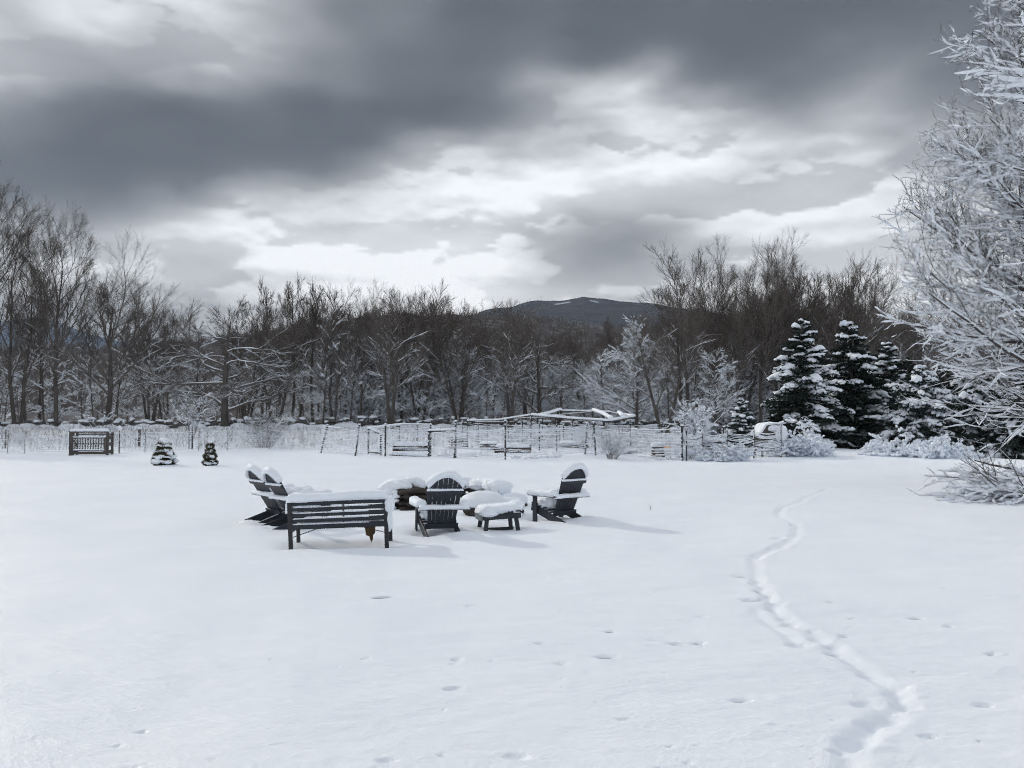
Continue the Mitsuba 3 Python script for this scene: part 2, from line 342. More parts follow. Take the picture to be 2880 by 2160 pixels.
def snow_height(x, y):
    z = land(x, y)
    near = (np.abs(x) < 25) & (y > 1) & (y < 36)
    xs, ys = x[near], y[near]
    dz = np.zeros(xs.shape)
    gait = 0.75 + 0.9 * (meshkit.noise(np.stack([xs * 2.6, ys * 2.6, xs * 0], -1), 3) - 0.4)
    dz += trench(xs, ys, spline(TRAIL, 90), 0.062, 0.032) * np.clip(gait, 0.35, 1.5) * (0.45 + 0.55 * sstep(14, 8, ys))
    dz += trench(xs, ys, spline(TRAIL_2, 14), 0.06, 0.02)
    order = np.argsort(ys)
    sy = ys[order]
    for cx, cy, a, b, dep in DENTS:
        i0, i1 = np.searchsorted(sy, [cy - 4 * b - 0.05, cy + 4 * b + 0.05])
        k = order[i0:i1]
        k = k[np.abs(xs[k] - cx) < 4 * a]
        r2 = ((xs[k] - cx) / a) ** 2 + ((ys[k] - cy) / (b * .8)) ** 2
        dz[k] -= 0.85 * dep * np.exp(-r2 ** 1.5)
    for cx, cy, a, b, dep in HOLLOWS:
        dz -= dep * np.exp(-((xs - cx) / a) ** 2 - ((ys - cy) / b) ** 2)
    z[near] += dz
    return z


def ground_z(x, y):
    return float(snow_height(np.array([float(x)]), np.array([float(y)]))[0])


# one sheet of snow, finest where one stands, out to the wood's far side
ang = np.concatenate([np.radians(np.linspace(-35, 35, 660)), np.radians(np.linspace(36, 324, 60))[1:-1]])
rad = np.concatenate([np.linspace(0.3, 3.6, 14), 1 / np.linspace(1 / 3.7, 1 / 40.0, 340), np.geomspace(41, 420, 45)])
AA, RR = np.meshgrid(ang, rad, indexing='ij')
gx, gy = RR * np.sin(AA), RR * np.cos(AA)
gz = snow_height(gx, gy)
na, nr = AA.shape
i, j = np.meshgrid(np.arange(na), np.arange(nr - 1), indexing='ij')
q = np.stack([i * nr + j, i * nr + j + 1, ((i + 1) % na) * nr + j + 1, ((i + 1) % na) * nr + j], -1).reshape(-1, 4)
gv = np.vstack([np.stack([gx, gy, gz], -1).reshape(-1, 3), [[0, 0, ground_z(0, 0)]]])
fan = np.stack([np.full(na, len(gv) - 1), np.arange(na) * nr, ((np.arange(na) + 1) % na) * nr], 1)
scene['ground'] = mikit.ply(trimesh.Trimesh(gv, np.vstack([q[:, [0, 2, 1]], q[:, [0, 3, 2]], fan[:, [0, 1, 2]]]), process=False), 'snow_field', True)
tag('ground', 'snow covered lawn with animal tracks winding across it', kind='structure')
# ------------------------------------------------------------------ trees without leaves
class Limbs:
    """Branches of one order: their centre lines P (n, k, 3) and radii R (n, k)."""

    def __init__(self, P, R):
        self.P, self.R = P, R


def unit(v):
    return v / (np.linalg.norm(v, axis=-1, keepdims=True) + 1e-9)


def run(start, d, length, r0, r1, k, crook, lift, rng, level=0.0):
    """Lets branches grow from start along d: crook bends them at random, lift turns them up, level flattens them."""
    n = len(start)
    P, step = [start], (length / (k - 1))[:, None]
    for _ in range(k - 1):
        d = d + rng.normal(size=(n, 3)) * crook
        d[:, 2] += lift
        d[:, 2] *= 1 - level
        d = unit(d)
        P.append(P[-1] + d * step)
    return Limbs(np.stack(P, 1), r0[:, None] + (r1 - r0)[:, None] * np.linspace(0, 1, k)[None])


def sprout(par, n, t0, t1, angle, ratio, rng, k=5, crook=0.12, lift=0.05, thin=0.6, tip=0.35, rmin=0.006, level=0.0, taper=0.55, spread=0.25, flat=0.0):
    """n side branches on every limb, between t0 and t1 of its length."""
    N, K = par.R.shape
    t = t0 + (t1 - t0) * (np.arange(n)[None] + rng.random((N, n))) / n
    f = t * (K - 1)
    i = np.minimum(f.astype(int), K - 2)
    w = (f - i)[..., None]
    rows = np.arange(N)[:, None]
    start = par.P[rows, i] * (1 - w) + par.P[rows, i + 1] * w
    tan = unit(par.P[rows, i + 1] - par.P[rows, i])
    rad = par.R[rows, i] * (1 - w[..., 0]) + par.R[rows, i + 1] * w[..., 0]
    L = np.linalg.norm(np.diff(par.P, axis=1), axis=2).sum(1)[:, None] * ratio * (1 - taper * (t - t0) / max(t1 - t0, 1e-6)) * np.exp(rng.normal(size=t.shape) * spread)
    az = np.arange(n)[None] * 2.4 + rng.random((N, 1)) * 6.3 + rng.normal(size=t.shape) * 0.5
    ref = np.where(np.abs(tan[..., 2:]) < 0.9, [0, 0, 1.0], [1.0, 0, 0])
    a = unit(np.cross(ref, tan))
    b = np.cross(tan, a)
    cz, sz = np.cos(az)[..., None], np.sin(az)[..., None] * (1 - flat)
    perp = unit(cz * a + sz * b)
    th = (angle + rng.normal(size=t.shape) * 0.15)[..., None]
    d = unit(tan * np.cos(th) + perp * np.sin(th))
    F = lambda x: x.reshape(N * n, *x.shape[2:])  # noqa: E731
    r0 = np.maximum(F(rad) * thin, rmin)
    return run(F(start), F(d), F(L), r0, np.maximum(r0 * tip, rmin * 0.8), k, crook, lift, rng, level)


def snow_on(limbs, size, rng, top=1e9, fade=1.0, cover=0.8, sides=4, lumpy=0.35, least=0.25, grow=0.35, rmax=0.2):
    """Snow lying along the upper side of limbs that are not too steep; none above the height top."""
    P, R = limbs.P, limbs.R
    t = unit(np.gradient(P, axis=1))
    lie = np.clip((0.965 - np.abs(t[..., 2])) / 0.40, 0, 1)
    keep = (rng.random(len(P)) < cover * np.clip((top - P[:, :, 2].mean(1)) / fade, 0, 1))
    s = np.minimum(size + grow * R, rmax) * lie * (1 + lumpy * rng.normal(size=R.shape)).clip(0.25, 2)
    s[:, -1] *= 0.35
    keep &= s.max(1) > size * least
    P, R, s = P[keep], R[keep], s[keep]
    if not len(P):
        return None
    C = P + np.array([0, 0, 1.0]) * (R * 0.75 + s * 0.45)[..., None]
    return tubes(C, np.maximum(s, 0.001), sides)


def bare_tree(seed, H, r0, shape):
    """Trunk, branches and the snow on them as three meshes, for a tree H metres tall standing at the origin."""
    g = np.random.default_rng(seed)
    lean = np.array([[shape.get('lean', 0) * 1.0, g.normal() * 0.04, 1.0]])
    stems = shape.get('stems', 1)
    start, d = np.zeros((stems, 3)), np.repeat(lean, stems, 0)
    if stems > 1:
        a = np.arange(stems) * 2 * PI / stems + g.random() * 3
        off = np.stack([np.cos(a), np.sin(a), a * 0], 1)
        start, d = start + off * r0 * 0.9, d + off * shape.get('splay', 0.13)
    start[:, 2] = -0.4
    hs = (H + 0.4) * (1 - 0.18 * g.random(stems) * (stems > 1))
    rr = np.full(stems, r0)
    trunk = run(start, unit(d), hs, rr, rr * 0.12, 14, shape.get('wander', 0.035), shape.get('rise', 0.02), g)
    trunk.R[:, 0] *= 1.35
    trunk.P[:, -2:] = trunk.P[:, -3:-2] + (trunk.P[:, -2:] - trunk.P[:, -3:-2]) * 0.4
    n1, n2, n3, n4 = shape['n']
    L1 = sprout(trunk, n1, shape['from'], 0.97, shape['angle'], shape['reach'], g, 8, shape.get('crook', 0.10), shape['lift'], 0.55, 0.3, 0.018, taper=shape.get('taper', 0.6))
    L2 = sprout(L1, n2, shape.get('inner', 0.27), 0.98, 0.50, 0.50, g, 6 if n4 else 4, 0.07, shape['lift'] * 0.8, 0.55, 0.45, 0.014)
    L3 = sprout(L2, n3, 0.18, 1.0, 0.48, 0.55, g, 4 if n4 else 3, 0.07, 0.05, 0.6, 0.5, 0.009)
    L4 = sprout(L3, n4, 0.1, 1.0, 0.48, 0.60, g, 2, 0.08, 0.05, 0.7, 0.6, 0.006) if n4 else None
    wood = tubes(trunk.P, trunk.R, 8)
    twigs = join([tubes(L1.P, L1.R, 5), tubes(L2.P, L2.R, 4), tubes(L3.P, L3.R, 3)] + ([tubes(L4.P, L4.R, 3)] if n4 else []))
    top, size = shape.get('snow_top', 0.55) * H, shape.get('snow', 0.019)
    parts = [snow_on(L1, size * 1.35, g, top * 1.25, H * 0.25, 0.95), snow_on(L2, size * 1.15, g, top * 1.1, H * 0.3, 0.75), snow_on(L3, size * 1.0, g, top, H * 0.3, shape.get('cover3', 0.6), 3)]
    if n4 and shape.get('cover4'):
        parts.append(snow_on(L4, size * 0.6, g, top, H * 0.3, shape['cover4'], 3))
    return wood, twigs, join(parts)


KINDS = {
    'vase':    (11, 17.0, 0.26, dict(n=(19, 10, 8, 5), angle=0.58, reach=0.52, lift=0.085, snow_top=0.62, taper=0.55, **{'from': 0.30})),
    'broad':   (23, 14.0, 0.30, dict(n=(17, 11, 8, 5), angle=0.74, reach=0.64, lift=0.075, snow_top=0.65, taper=0.6, wander=0.05, lean=0.16, **{'from': 0.22})),
    'oak':     (37, 11.0, 0.36, dict(n=(16, 11, 8, 4), angle=1.25, reach=0.70, lift=0.03, crook=0.2, snow_top=0.75, snow=0.017, taper=0.5, wander=0.07, **{'from': 0.16})),
    'slim':    (41, 13.0, 0.15, dict(n=(24, 8, 6, 4), angle=0.52, reach=0.27, lift=0.09, snow_top=0.65, taper=0.6, **{'from': 0.35})),
    'twin':    (53, 13.5, 0.19, dict(n=(11, 10, 7, 4), angle=0.55, reach=0.45, taper=0.40, lift=0.085, snow_top=0.68, stems=2, splay=0.10, **{'from': 0.28})),
    'clump':   (67, 11.0, 0.13, dict(n=(8, 9, 6, 4), angle=0.55, reach=0.42, taper=0.40, lift=0.07, snow_top=0.7, stems=4, splay=0.20, cover3=0.6, **{'from': 0.22})),
    'forked':  (71, 12.0, 0.21, dict(n=(10, 10, 7, 4), angle=0.80, reach=0.5, lift=0.055, snow_top=0.75, stems=2, splay=0.26, snow=0.019, cover3=0.6, **{'from': 0.2})),
    'laden':   (83, 9.0, 0.15, dict(n=(26, 10, 8, 0), angle=1.05, reach=0.42, lift=0.035, snow_top=1.1, snow=0.030, cover3=0.9, taper=0.65, inner=0.12, **{'from': 0.10})),
    'wood':    (97, 12.0, 0.16, dict(n=(20, 9, 12, 0), angle=0.60, reach=0.40, lift=0.08, snow_top=0.85, cover3=0.85, taper=0.42, **{'from': 0.25})),
    'wood_2':  (101, 11.0, 0.15, dict(n=(20, 9, 12, 0), angle=0.72, reach=0.42, taper=0.42, lift=0.07, snow_top=0.95, cover3=0.85, **{'from': 0.2})),
    'wood_3':  (113, 12.5, 0.13, dict(n=(11, 8, 12, 0), angle=0.52, reach=0.36, taper=0.40, lift=0.085, snow_top=0.8, cover3=0.85, stems=2, splay=0.1, **{'from': 0.3})),
    'pole':    (127, 9.0, 0.075, dict(n=(16, 6, 5, 0), angle=0.75, reach=0.22, lift=0.05, snow_top=0.8, snow=0.035, cover3=0.7, **{'from': 0.25})),
    'young':   (131, 4.2, 0.05, dict(n=(16, 7, 5, 0), angle=1.0, reach=0.46, lift=0.02, snow_top=2.0, snow=0.028, cover3=0.95, inner=0.1, **{'from': 0.10})),
    'young_2': (139, 3.2, 0.04, dict(n=(6, 7, 5, 0), angle=1.0, reach=0.6, lift=0.02, snow_top=2.0, snow=0.026, cover3=0.95, stems=3, splay=0.35, **{'from': 0.10})),
}
HEIGHT = {}
for kind, (seed, H, r0, shape) in KINDS.items():
    wood, twigs, snow = bare_tree(seed, H, r0, shape)
    HEIGHT[kind] = max(wood.vertices[:, 2].max(), twigs.vertices[:, 2].max())
    scene['kind_' + kind] = {'type': 'shapegroup', 'trunk': mikit.ply(wood, 'bark', True), 'branches': mikit.ply(twigs, 'twig', True), 'snow': mikit.ply(snow, 'snow', True)}


def plant(kind, x, y, height, rot, label, group=None, cat='tree', what='bare_tree', wide=1.0):
    s = height / HEIGHT[kind]
    key = thing(what, label, cat, group)
    scene[key] = {'type': 'instance', 'group': {'type': 'ref', 'id': 'kind_' + kind}, 'to_world': place(x, y, float(land(x, y)), rot, s * wide, s)}
    return key


# the row along the wall, from the left edge of the view to the spruces: kind, place, height, turn, width
ROW = [
    ('vase', (-39.95, 64), 21.5, 40, 1.0, 'huge bare tree cut off by the left edge of the photo, its limbs reaching in'),
    ('twin', (-37.92, 66), 18.5, 80, .85, 'slender bare tree with two dark trunks, second from the left edge'),
    ('vase', (-34.97, 66), 18.6, 200, .95, 'tall bare vase shaped tree behind the wall near the slatted wooden bin'),
    ('broad', (-31.57, 67), 16.0, 0, 1.08, 'broad bare tree leaning to the right with many fanning limbs'),
    ('oak', (-21.96, 66), 10.6, 15, 1.15, 'gnarled oak with a thick trunk and wide level snow lined limbs'),
    ('slim', (-21.47, 74), 13.6, 0, .8, 'slim bare tree with a spire of upright twigs just right of the oak'),
    ('forked', (-18.42, 67), 10.6, 100, .8, 'forked bare tree with two dark stems right of the oak'),
    ('slim', (-17.88, 70), 12.9, 130, 1.0, 'straight bare tree standing between the forked tree and the thick single trunk'),
    ('twin', (-13.93, 67), 11.9, 10, 1.0, 'bare tree with a thick straight trunk behind the left end of the garden netting'),
    ('vase', (-12.03, 68), 11.9, 60, .9, 'upright bare tree with a straight pole trunk above the open garden gate'),
    ('forked', (-9.19, 65), 10.8, 30, 1.0, 'bare tree leaning right with a pale snow plastered stem'),
    ('clump', (-7.42, 69), 11.2, 90, 1.1, 'cluster of thin stems left of the arbour, crowns merging'),
    ('clump', (-4.22, 68), 10.9, 210, 1.15, 'many stemmed bare tree rising behind the left end of the arbour'),
    ('forked', (-0.14, 66), 10.2, 200, 1.0, 'bare tree with a high fork standing behind the middle of the arbour'),
    ('oak', (2.11, 68), 9.8, 140, .75, 'spreading bare tree with a short dark trunk just right of the high forked tree'),
    ('slim', (7.65, 68), 9.2, 20, .9, 'slim dark tree standing alone at the edge of the gap under the hill'),
    ('laden', (8.82, 61), 8.6, 10, 1.05, 'low tree thick with snow behind the right end of the arbour'),
    ('forked', (10.26, 58), 9.6, 75, .95, 'snow lined tree with two slender stems in front of the tall right group'),
    ('twin', (12.63, 63), 15.0, 150, 1.15, 'tallest left tree of the right group, twin tops against the cloud'),
    ('slim', (15.83, 61), 11.0, 60, .9, 'thin straight tree behind the small spruce'),
    ('vase', (18.23, 63), 16.3, 100, .92, 'tall bare tree with the highest crown of the right group'),
    ('twin', (20.10, 64), 15.6, 220, .95, 'tall bare tree with a straight bare lower trunk left of the spruces'),
    ('clump', (22.81, 62), 14.0, 40, 1.0, 'dense many stemmed bare tree rising behind the tall spruces'),
    ('slim', (23.81, 60), 12.6, 170, 1.1, 'upright bare tree above the gap between the spruces and the snow laden tree'),
    ('twin', (15.55, 66), 13.0, 300, 1.1, 'dark twin stemmed tree between the two tallest trees of the right group'),
    ('vase', (16.37, 72), 16.8, 20, .9, 'bare tree just behind the tallest left tree of the right group'),
    ('vase', (23.44, 70), 16.0, 310, .95, 'fine twigged tree behind the straight bare trunk left of the spruces'),
    ('clump', (23.19, 66), 13.6, 120, 1.1, 'many stemmed tree above the tip of the leftmost tall spruce'),
    ('twin', (26.14, 68), 15.4, 10, 1.0, 'dense upright tree showing over the second tall spruce'),
    ('vase', (27.28, 66), 14.6, 80, .9, 'bare tree half hidden by the tips of the snow laden tree'),
    ('clump', (18.27, 68), 12.6, 200, 1.0, 'grey brown many stemmed tree behind the thin straight tree'),
    ('slim', (-16.20, 70), 12.6, 250, 1.0, 'slim bare tree with feathery top left of the thick straight trunk'),
    ('clump', (-22.32, 72), 11.6, 30, 1.0, 'many stemmed tree partly behind the right arm of the oak'),
    ('twin', (-11.31, 72), 12.2, 70, 1.1, 'twin stemmed tree between the pole trunk and the leaning tree'),
    ('vase', (-9.48, 74), 12.8, 140, .9, 'fine crowned bare tree rising behind the leaning tree'),
    ('vase', (-6.44, 76), 12.4, 190, .9, 'fine crowned bare tree between the two stem clusters'),
    ('slim', (-40.68, 74), 14.5, 20, 1.1, 'thin dark tree between the two leftmost tall trees'),
    ('clump', (-30.36, 72), 11.5, 60, 1.1, 'many stemmed tree behind the right side of the broad leaning tree'),
    ('laden', (13.66, 58), 6.0, 120, 1.0, 'snowy undergrowth tree beside the small spruce'),
    ('laden', (6.88, 64), 6.3, 240, 1.0, 'snowy bushy tree behind the arbour at the foot of the slim tree'),
]
for kind, (x, y), h, rot, wide, label in ROW:
    plant(kind, x, y, h, rot, label, wide=wide)

rng = np.random.default_rng(77)


def scatter(n, kinds, y0, y1, h0, h1, label, group, what, cat='tree', lo=-0.66, hi=0.48, accept=None, gap=1.6):
    spots, tries = [], 0
    while len(spots) < n and tries < n * 60:
        tries += 1
        y = y0 + (y1 - y0) * rng.random()
        x = y * (lo + (hi - lo) * rng.random())
        if (accept and rng.random() > accept(x / y, y)) or any((x - a) ** 2 + (y - b) ** 2 < gap * gap for a, b in spots):
            continue
        spots.append((x, y))
        kind = kinds[rng.integers(len(kinds))]
        plant(kind, x, y, h0 + (h1 - h0) * rng.random() + (-1.6 if -0.04 < x / y < 0.17 else 1.0 if -0.26 < x / y < -0.04 else 2.0 if x / y > 0.2 else 0), rng.random() * 360, label, group, cat, what, 0.85 + 0.3 * rng.random())


thick = lambda u, y: 0.15 if u < -0.33 else (0.75 if u < -0.1 else 1.0)  # noqa: E731
scatter(150, ['wood', 'wood_2', 'wood_3'], 72, 112, 9.5, 12.5, 'bare tree in the depth of the wood behind the stone wall', 'trees in the depth of the wood', 'bare_tree', accept=thick)
scatter(80, ['pole'], 67, 84, 5.5, 10.0, 'thin bare pole tree growing among the larger trees at the edge of the wood', 'pole trees at the edge of the wood', 'pole_tree', accept=lambda u, y: 1.0)
scatter(85, ['young', 'young_2'], 67.5, 80, 1.8, 4.2, 'snow covered sapling at the foot of the wood behind the stone wall', 'saplings at the foot of the wood', 'sapling', 'sapling', gap=1.1, lo=-0.62, accept=lambda u, y: 0.12 if u < -0.28 else 0.8)
scatter(26, ['laden'], 68, 88, 5.0, 8.0, 'bushy understorey tree white with snow inside the wood', 'understorey trees inside the wood', 'understorey_tree', lo=-0.1, hi=0.42)
for x, y, h in [(-50, 60, 17), (-56, 66, 18), (-62, 60, 17), (-67, 67, 16), (-73, 63, 18), (-80, 66, 17), (-52, 70, 16), (-60, 73, 17), (-70, 72, 18), (-88, 62, 18), (-46, 57, 15)]:
    plant('vase' if h > 16 else 'forked', x, y, h, x * 37, 'tall bare tree where the wood goes on past the left edge', 'trees past the left edge', wide=1.15)
for i in range(34):
    g_ = np.random.default_rng(900 + i)
    yy = 58 + 30 * g_.random()
    plant(['wood', 'wood_2', 'forked'][i % 3], -0.66 * yy - 4 - 26 * g_.random(), yy, 15 + 4 * g_.random(), i * 67, 'tall bare tree where the wood goes on past the left edge', 'trees past the left edge', wide=1.2)

# ------------------------------------------------------------------ hills behind the wood
def ridge(key, far, near, profile, lump, scale, bsdf, label, seed, n=260, rows=40, foot=-8.0):
    """A hill whose crest, far metres out, has the heights of profile (bearing as x over y, height)."""
    u = np.linspace(profile[0][0], profile[-1][0], n)
    crest = np.interp(u, *np.array(profile).T)
    t = np.linspace(0, 1.15, rows)
    U, V = np.meshgrid(u, t, indexing='ij')
    D = near + (far - near) * V
    Z = foot + (crest[:, None] - foot) * np.where(V < 1, V ** 1.3, 2 - V)
    p = np.stack([U * D * scale, D * scale, U * 0], -1)
    Z += lump * (meshkit.fbm(p, 5, seed) - 0.5) * np.clip(V * 2, 0, 1)
    i, j = np.meshgrid(np.arange(n - 1), np.arange(rows - 1), indexing='ij')
    o = i * rows + j
    q = np.stack([o, o + rows, o + rows + 1, o + 1], -1).reshape(-1, 4)
    v = np.stack([U * D, D + 0 * U, Z], -1).reshape(-1, 3)
    scene[key] = mikit.ply((v, q), bsdf, True)
    tag(key, label, kind='structure')
    return U, D, Z


def forest_tone(lo, hi, white, f, amount):
    def fn(p, n, uv):
        c = mix(lo, hi, fbm(p.x * f, p.y * f * 0.5, p.z * f * 1.3, 4))
        return mix(c, white, amount * smoothstep(0.45, 0.75, fbm(p.x * f * 0.35 + 7, p.y * f * 0.2, p.z * f * 0.9, 3)))
    return proc(fn)


scene['hill_cover'] = both({'type': 'diffuse', 'reflectance': forest_tone((0.055, 0.050, 0.050), (0.12, 0.108, 0.105), (0.26, 0.26, 0.28), 0.25, 0.6)})


def peak_tone(p, n, uv):
    c = mix((0.034, 0.035, 0.038), (0.085, 0.086, 0.092), fbm(p.x * 0.03, p.y * 0.01, p.z * 0.09, 4))
    c = mix(c, (0.34, 0.36, 0.40), 0.8 * smoothstep(0.46, 0.68, fbm(p.x * 0.008 + 3, 1.7, p.z * 0.026, 4)) * smoothstep(300, 180, p.z))
    run1 = smoothstep(6, 2, dr.abs(p.z - (396 + (p.x - 175) * 0.28))) * smoothstep(138, 150, p.x) * smoothstep(205, 192, p.x)
    run2 = smoothstep(6, 2, dr.abs(p.z - (404 - (p.x - 275) * 0.3))) * smoothstep(262, 268, p.x) * smoothstep(296, 288, p.x)
    return mix(c, (0.62, 0.65, 0.70), dr.maximum(run1, run2) * 0.6)


scene['peak_cover'] = both({'type': 'diffuse', 'reflectance': proc(peak_tone)})
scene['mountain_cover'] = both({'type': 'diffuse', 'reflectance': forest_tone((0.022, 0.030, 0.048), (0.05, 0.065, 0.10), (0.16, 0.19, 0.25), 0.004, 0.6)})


HILL = [(-1.217, 75.9), (-0.844, 75.9), (-0.596, 75.9), (-0.472, 78.0), (-0.373, 82.2), (-0.306, 90.6), (-0.24, 103.1), (-0.199, 109.4), (-0.141, 111.5), (-0.058, 111.5), (0.0, 109.4), (0.066, 103.1), (0.149, 96.8), (0.232, 96.8), (0.356, 101.0), (0.48, 101.0), (0.811, 98.9), (1.184, 90.6)]
PEAK = [(-0.306, 275), (-0.182, 312), (-0.079, 356), (-0.041, 374), (0.000, 402), (0.025, 421), (0.050, 431), (0.083, 438), (0.108, 429), (0.132, 418), (0.170, 402), (0.232, 374), (0.315, 325), (0.480, 275)]
RANGE = [(-1.217, 548), (-0.844, 623), (-0.679, 668), (-0.596, 685), (-0.555, 717), (-0.53, 685), (-0.493, 603), (-0.459, 560), (-0.43, 578), (-0.397, 560), (-0.364, 548), (-0.306, 536), (-0.182, 486), (0.066, 449)]
U, D, Z = ridge('hill', 900.0, 118.0, HILL, 5.0, 0.03, 'hill_cover', 'dark wooded hill rising behind the trees', 3)
ridge('mountain', 3000.0, 900.0, PEAK, 34.0, 0.006, 'peak_cover', 'distant mountain with white ski runs near its top', 5, rows=60)
ridge('mountain_001', 6000.0, 3300.0, RANGE, 40.0, 0.0018, 'mountain_cover', 'far blue mountain range seen between the trunks on the left', 7)

# the leafless forest on the hill, too far and too thick to count
rng = np.random.default_rng(9)
n = 9000
iu, iv = rng.integers(0, U.shape[0] - 1, n), rng.integers(8, 36, n)
base = np.stack([U[iu, iv] * D[iu, iv], D[iu, iv], Z[iu, iv] - 0.5], -1) + rng.normal(size=(n, 3)) * [2.0, 8.0, 0]
st = np.repeat(base, 9, 0)
hh = np.repeat(5 + 4 * rng.random(n), 9)
st = st + rng.normal(size=st.shape) * [1.3, 1.3, 0]
d = unit(np.stack([rng.normal(size=len(st)) * 0.28, rng.normal(size=len(st)) * 0.2, np.ones(len(st))], -1))
tip = st + d * (hh * (0.6 + 0.5 * rng.random(len(st))))[:, None]
wid = np.repeat(0.16 + 0.12 * rng.random(n), 9)[:, None] * np.array([[1.3, 0.2, 0]])
v = np.stack([st - wid, st + wid, tip + wid * 0.3], 1).reshape(-1, 3)
scene['forest'] = mikit.ply((v, np.arange(len(v)).reshape(-1, 3)), 'far_twig')
tag('forest', 'brown leafless forest covering the hill behind the wood', 'forest', kind='stuff')


# ------------------------------------------------------------------ spruces
def spruce(seed, H, spread, load, boughs=150, bare=0.05, droop=0.05, size=0.075, power=0.85):
    g = np.random.default_rng(seed)
    trunk = run(np.array([[0, 0, -0.4]]), np.array([[0.0, 0, 1]]), np.array([H + 0.4]), np.array([0.022 * H]), np.array([0.01]), 12, 0.012, 0.02, g)
    f = bare + (0.985 - bare) * (np.arange(boughs) + g.random(boughs)) / boughs
    f = 1 - (1 - f) ** 0.85
    L = spread * ((1 - f) ** power + 0.05) * (0.58 + 0.6 * g.random(boughs))
    az = np.arange(boughs) * 2.39996 + g.normal(size=boughs) * 0.35
    up = -0.05 + 0.75 * f ** 2.5
    start = np.stack([np.zeros(boughs), np.zeros(boughs), f * H], -1)
    d = unit(np.stack([np.cos(az), np.sin(az), up + 0.13 * g.normal(size=boughs)], -1))
    L1 = run(start, d, L, 0.012 + 0.012 * L, np.full(boughs, 0.008), 7, 0.05, -droop, g)
    L1.P[..., 2] = np.maximum(L1.P[..., 2], 0.06)
    L2 = sprout(L1, 12, 0.18, 1.0, 0.85, 0.40, g, 4, 0.08, -0.05, 0.6, 0.6, 0.008, level=0.25, taper=0.65, flat=0.75)
    L3 = sprout(L2, 6, 0.05, 1.0, 0.7, 0.55, g, 2, 0.12, -0.04, 1.6, 0.45, 0.013, taper=0.4)
    top = sprout(trunk, 30, 0.86, 1.0, 0.8, 0.03, g, 3, 0.1, 0.02, 1.0, 0.3, 0.014)
    wood = join([tubes(trunk.P, trunk.R, 7), tubes(L1.P, L1.R, 4)])
    need = join([tubes(L1.P[:, 2:], L1.R[:, 2:] * 1.6 + 0.015, 5), tubes(L2.P, L2.R * 1.5 + 0.022, 4), tubes(L3.P, L3.R + 0.010, 3), tubes(top.P, top.R, 3)])
    keep = g.random(boughs) < load
    s = size * (0.5 + 0.5 * np.clip(L / spread * 1.8, 0, 1))[:, None] * np.array([0.0, 0.1, 0.7, 1.0, 1.25, 1.25, 0.8])[None] * (1 + 0.35 * g.normal(size=L1.R.shape)).clip(0.3, 1.8) * (0.45 + 1.1 * g.random((boughs, 1)))
    P = L1.P + np.array([0, 0, 1.0]) * (0.02 + s * 0.5)[..., None]
    snow = [tubes(P[keep], np.maximum(s[keep], 0.002), 6, 0.75)]
    k2 = np.repeat(keep, 12) & (g.random(len(L2.P)) < 0.80)
    s2 = size * 0.74 * np.array([0.55, 1.0, 1.1, 0.45])[None] * np.repeat(0.5 + 0.5 * np.clip(L / spread * 1.8, 0, 1), 12)[:, None] * (1 + 0.35 * g.normal(size=L2.R.shape)).clip(0.3, 1.8)
    snow.append(tubes((L2.P + np.array([0, 0, 1.0]) * (0.02 + s2 * 0.5)[..., None])[k2], s2[k2], 5, 0.75))
    return wood, need, join(snow)


SPRUCES = {'spruce': (3, 6.6, 1.75, 0.52, 150, 0.06, 0.05, 0.13, 0.8, 'needle'), 'spruce_b': (8, 6.8, 1.9, 0.45, 150, 0.14, 0.06, 0.13, 0.8, 'needle'), 'spruce_wide': (15, 5.2, 3.0, 0.75, 160, 0.10, 0.075, 0.14, 0.7, 'needle'),
           'spruce_dark': (21, 7.0, 2.2, 0.16, 120, 0.03, 0.05, 0.07, 0.7, 'needle'), 'spruce_small': (29, 2.6, 1.05, 0.88, 80, 0.05, 0.05, 0.065, 0.8, 'blue_needle')}
for kind, (seed, H, spread, load, nb, bare, droop, size, power, bs) in SPRUCES.items():
    wood, need, snow = spruce(seed, H, spread, load, nb, bare, droop, size, power)
    HEIGHT[kind] = H
    scene['kind_' + kind] = {'type': 'shapegroup', 'trunk': mikit.ply(wood, 'bark', True), 'boughs': mikit.ply(need, bs), 'snow': mikit.ply(snow, 'snow', True)}
for kind, (x, y), h, rot, wide, label in [
    ('spruce', (15.46, 45.5), 6.9, 20, 1.45, 'pointed dark spruce with heavy snow clumps, leftmost of the tall spruces'),
    ('spruce_b', (18.69, 47.5), 7.3, 70, 1.4, 'tall dark spruce with snow clumps, second of the tall spruces from the left'),
    ('spruce', (21.84, 50), 6.8, 150, 1.4, 'dark spruce half hidden behind the snow laden tree'),
    ('spruce_wide', (20.91, 44), 4.6, 0, 1.0, 'wide drooping spruce with boughs bent low under thick snow'),
    ('spruce_wide', (24.54, 45.5), 5.0, 130, 1.0, 'drooping spruce seen through the lower branches of the snow laden tree'),
    ('spruce_wide', (25.34, 42), 5.2, 250, 1.0, 'drooping spruce at the right edge behind the brush pile'),
    ('spruce_small', (11.48, 43), 2.55, 40, 1.2, 'small blue spruce dusted with snow beside the garden'),
]:
    plant(kind, x, y, h, rot, label, what='spruce', cat='spruce', wide=wide)
for (x, y), h, rot in [((19.13, 52), 6.0, 0), ((21.90, 53), 6.5, 90), ((24.07, 52), 6.0, 200), ((25.21, 50), 5.4, 60), ((27.54, 49), 5.4, 120), ((28.94, 47), 5.4, 300)]:
    plant('spruce_dark', x, y, h, rot, 'dark shaded spruce almost without snow in the row behind the front spruces', 'shaded spruces of the back row', 'spruce', 'spruce')


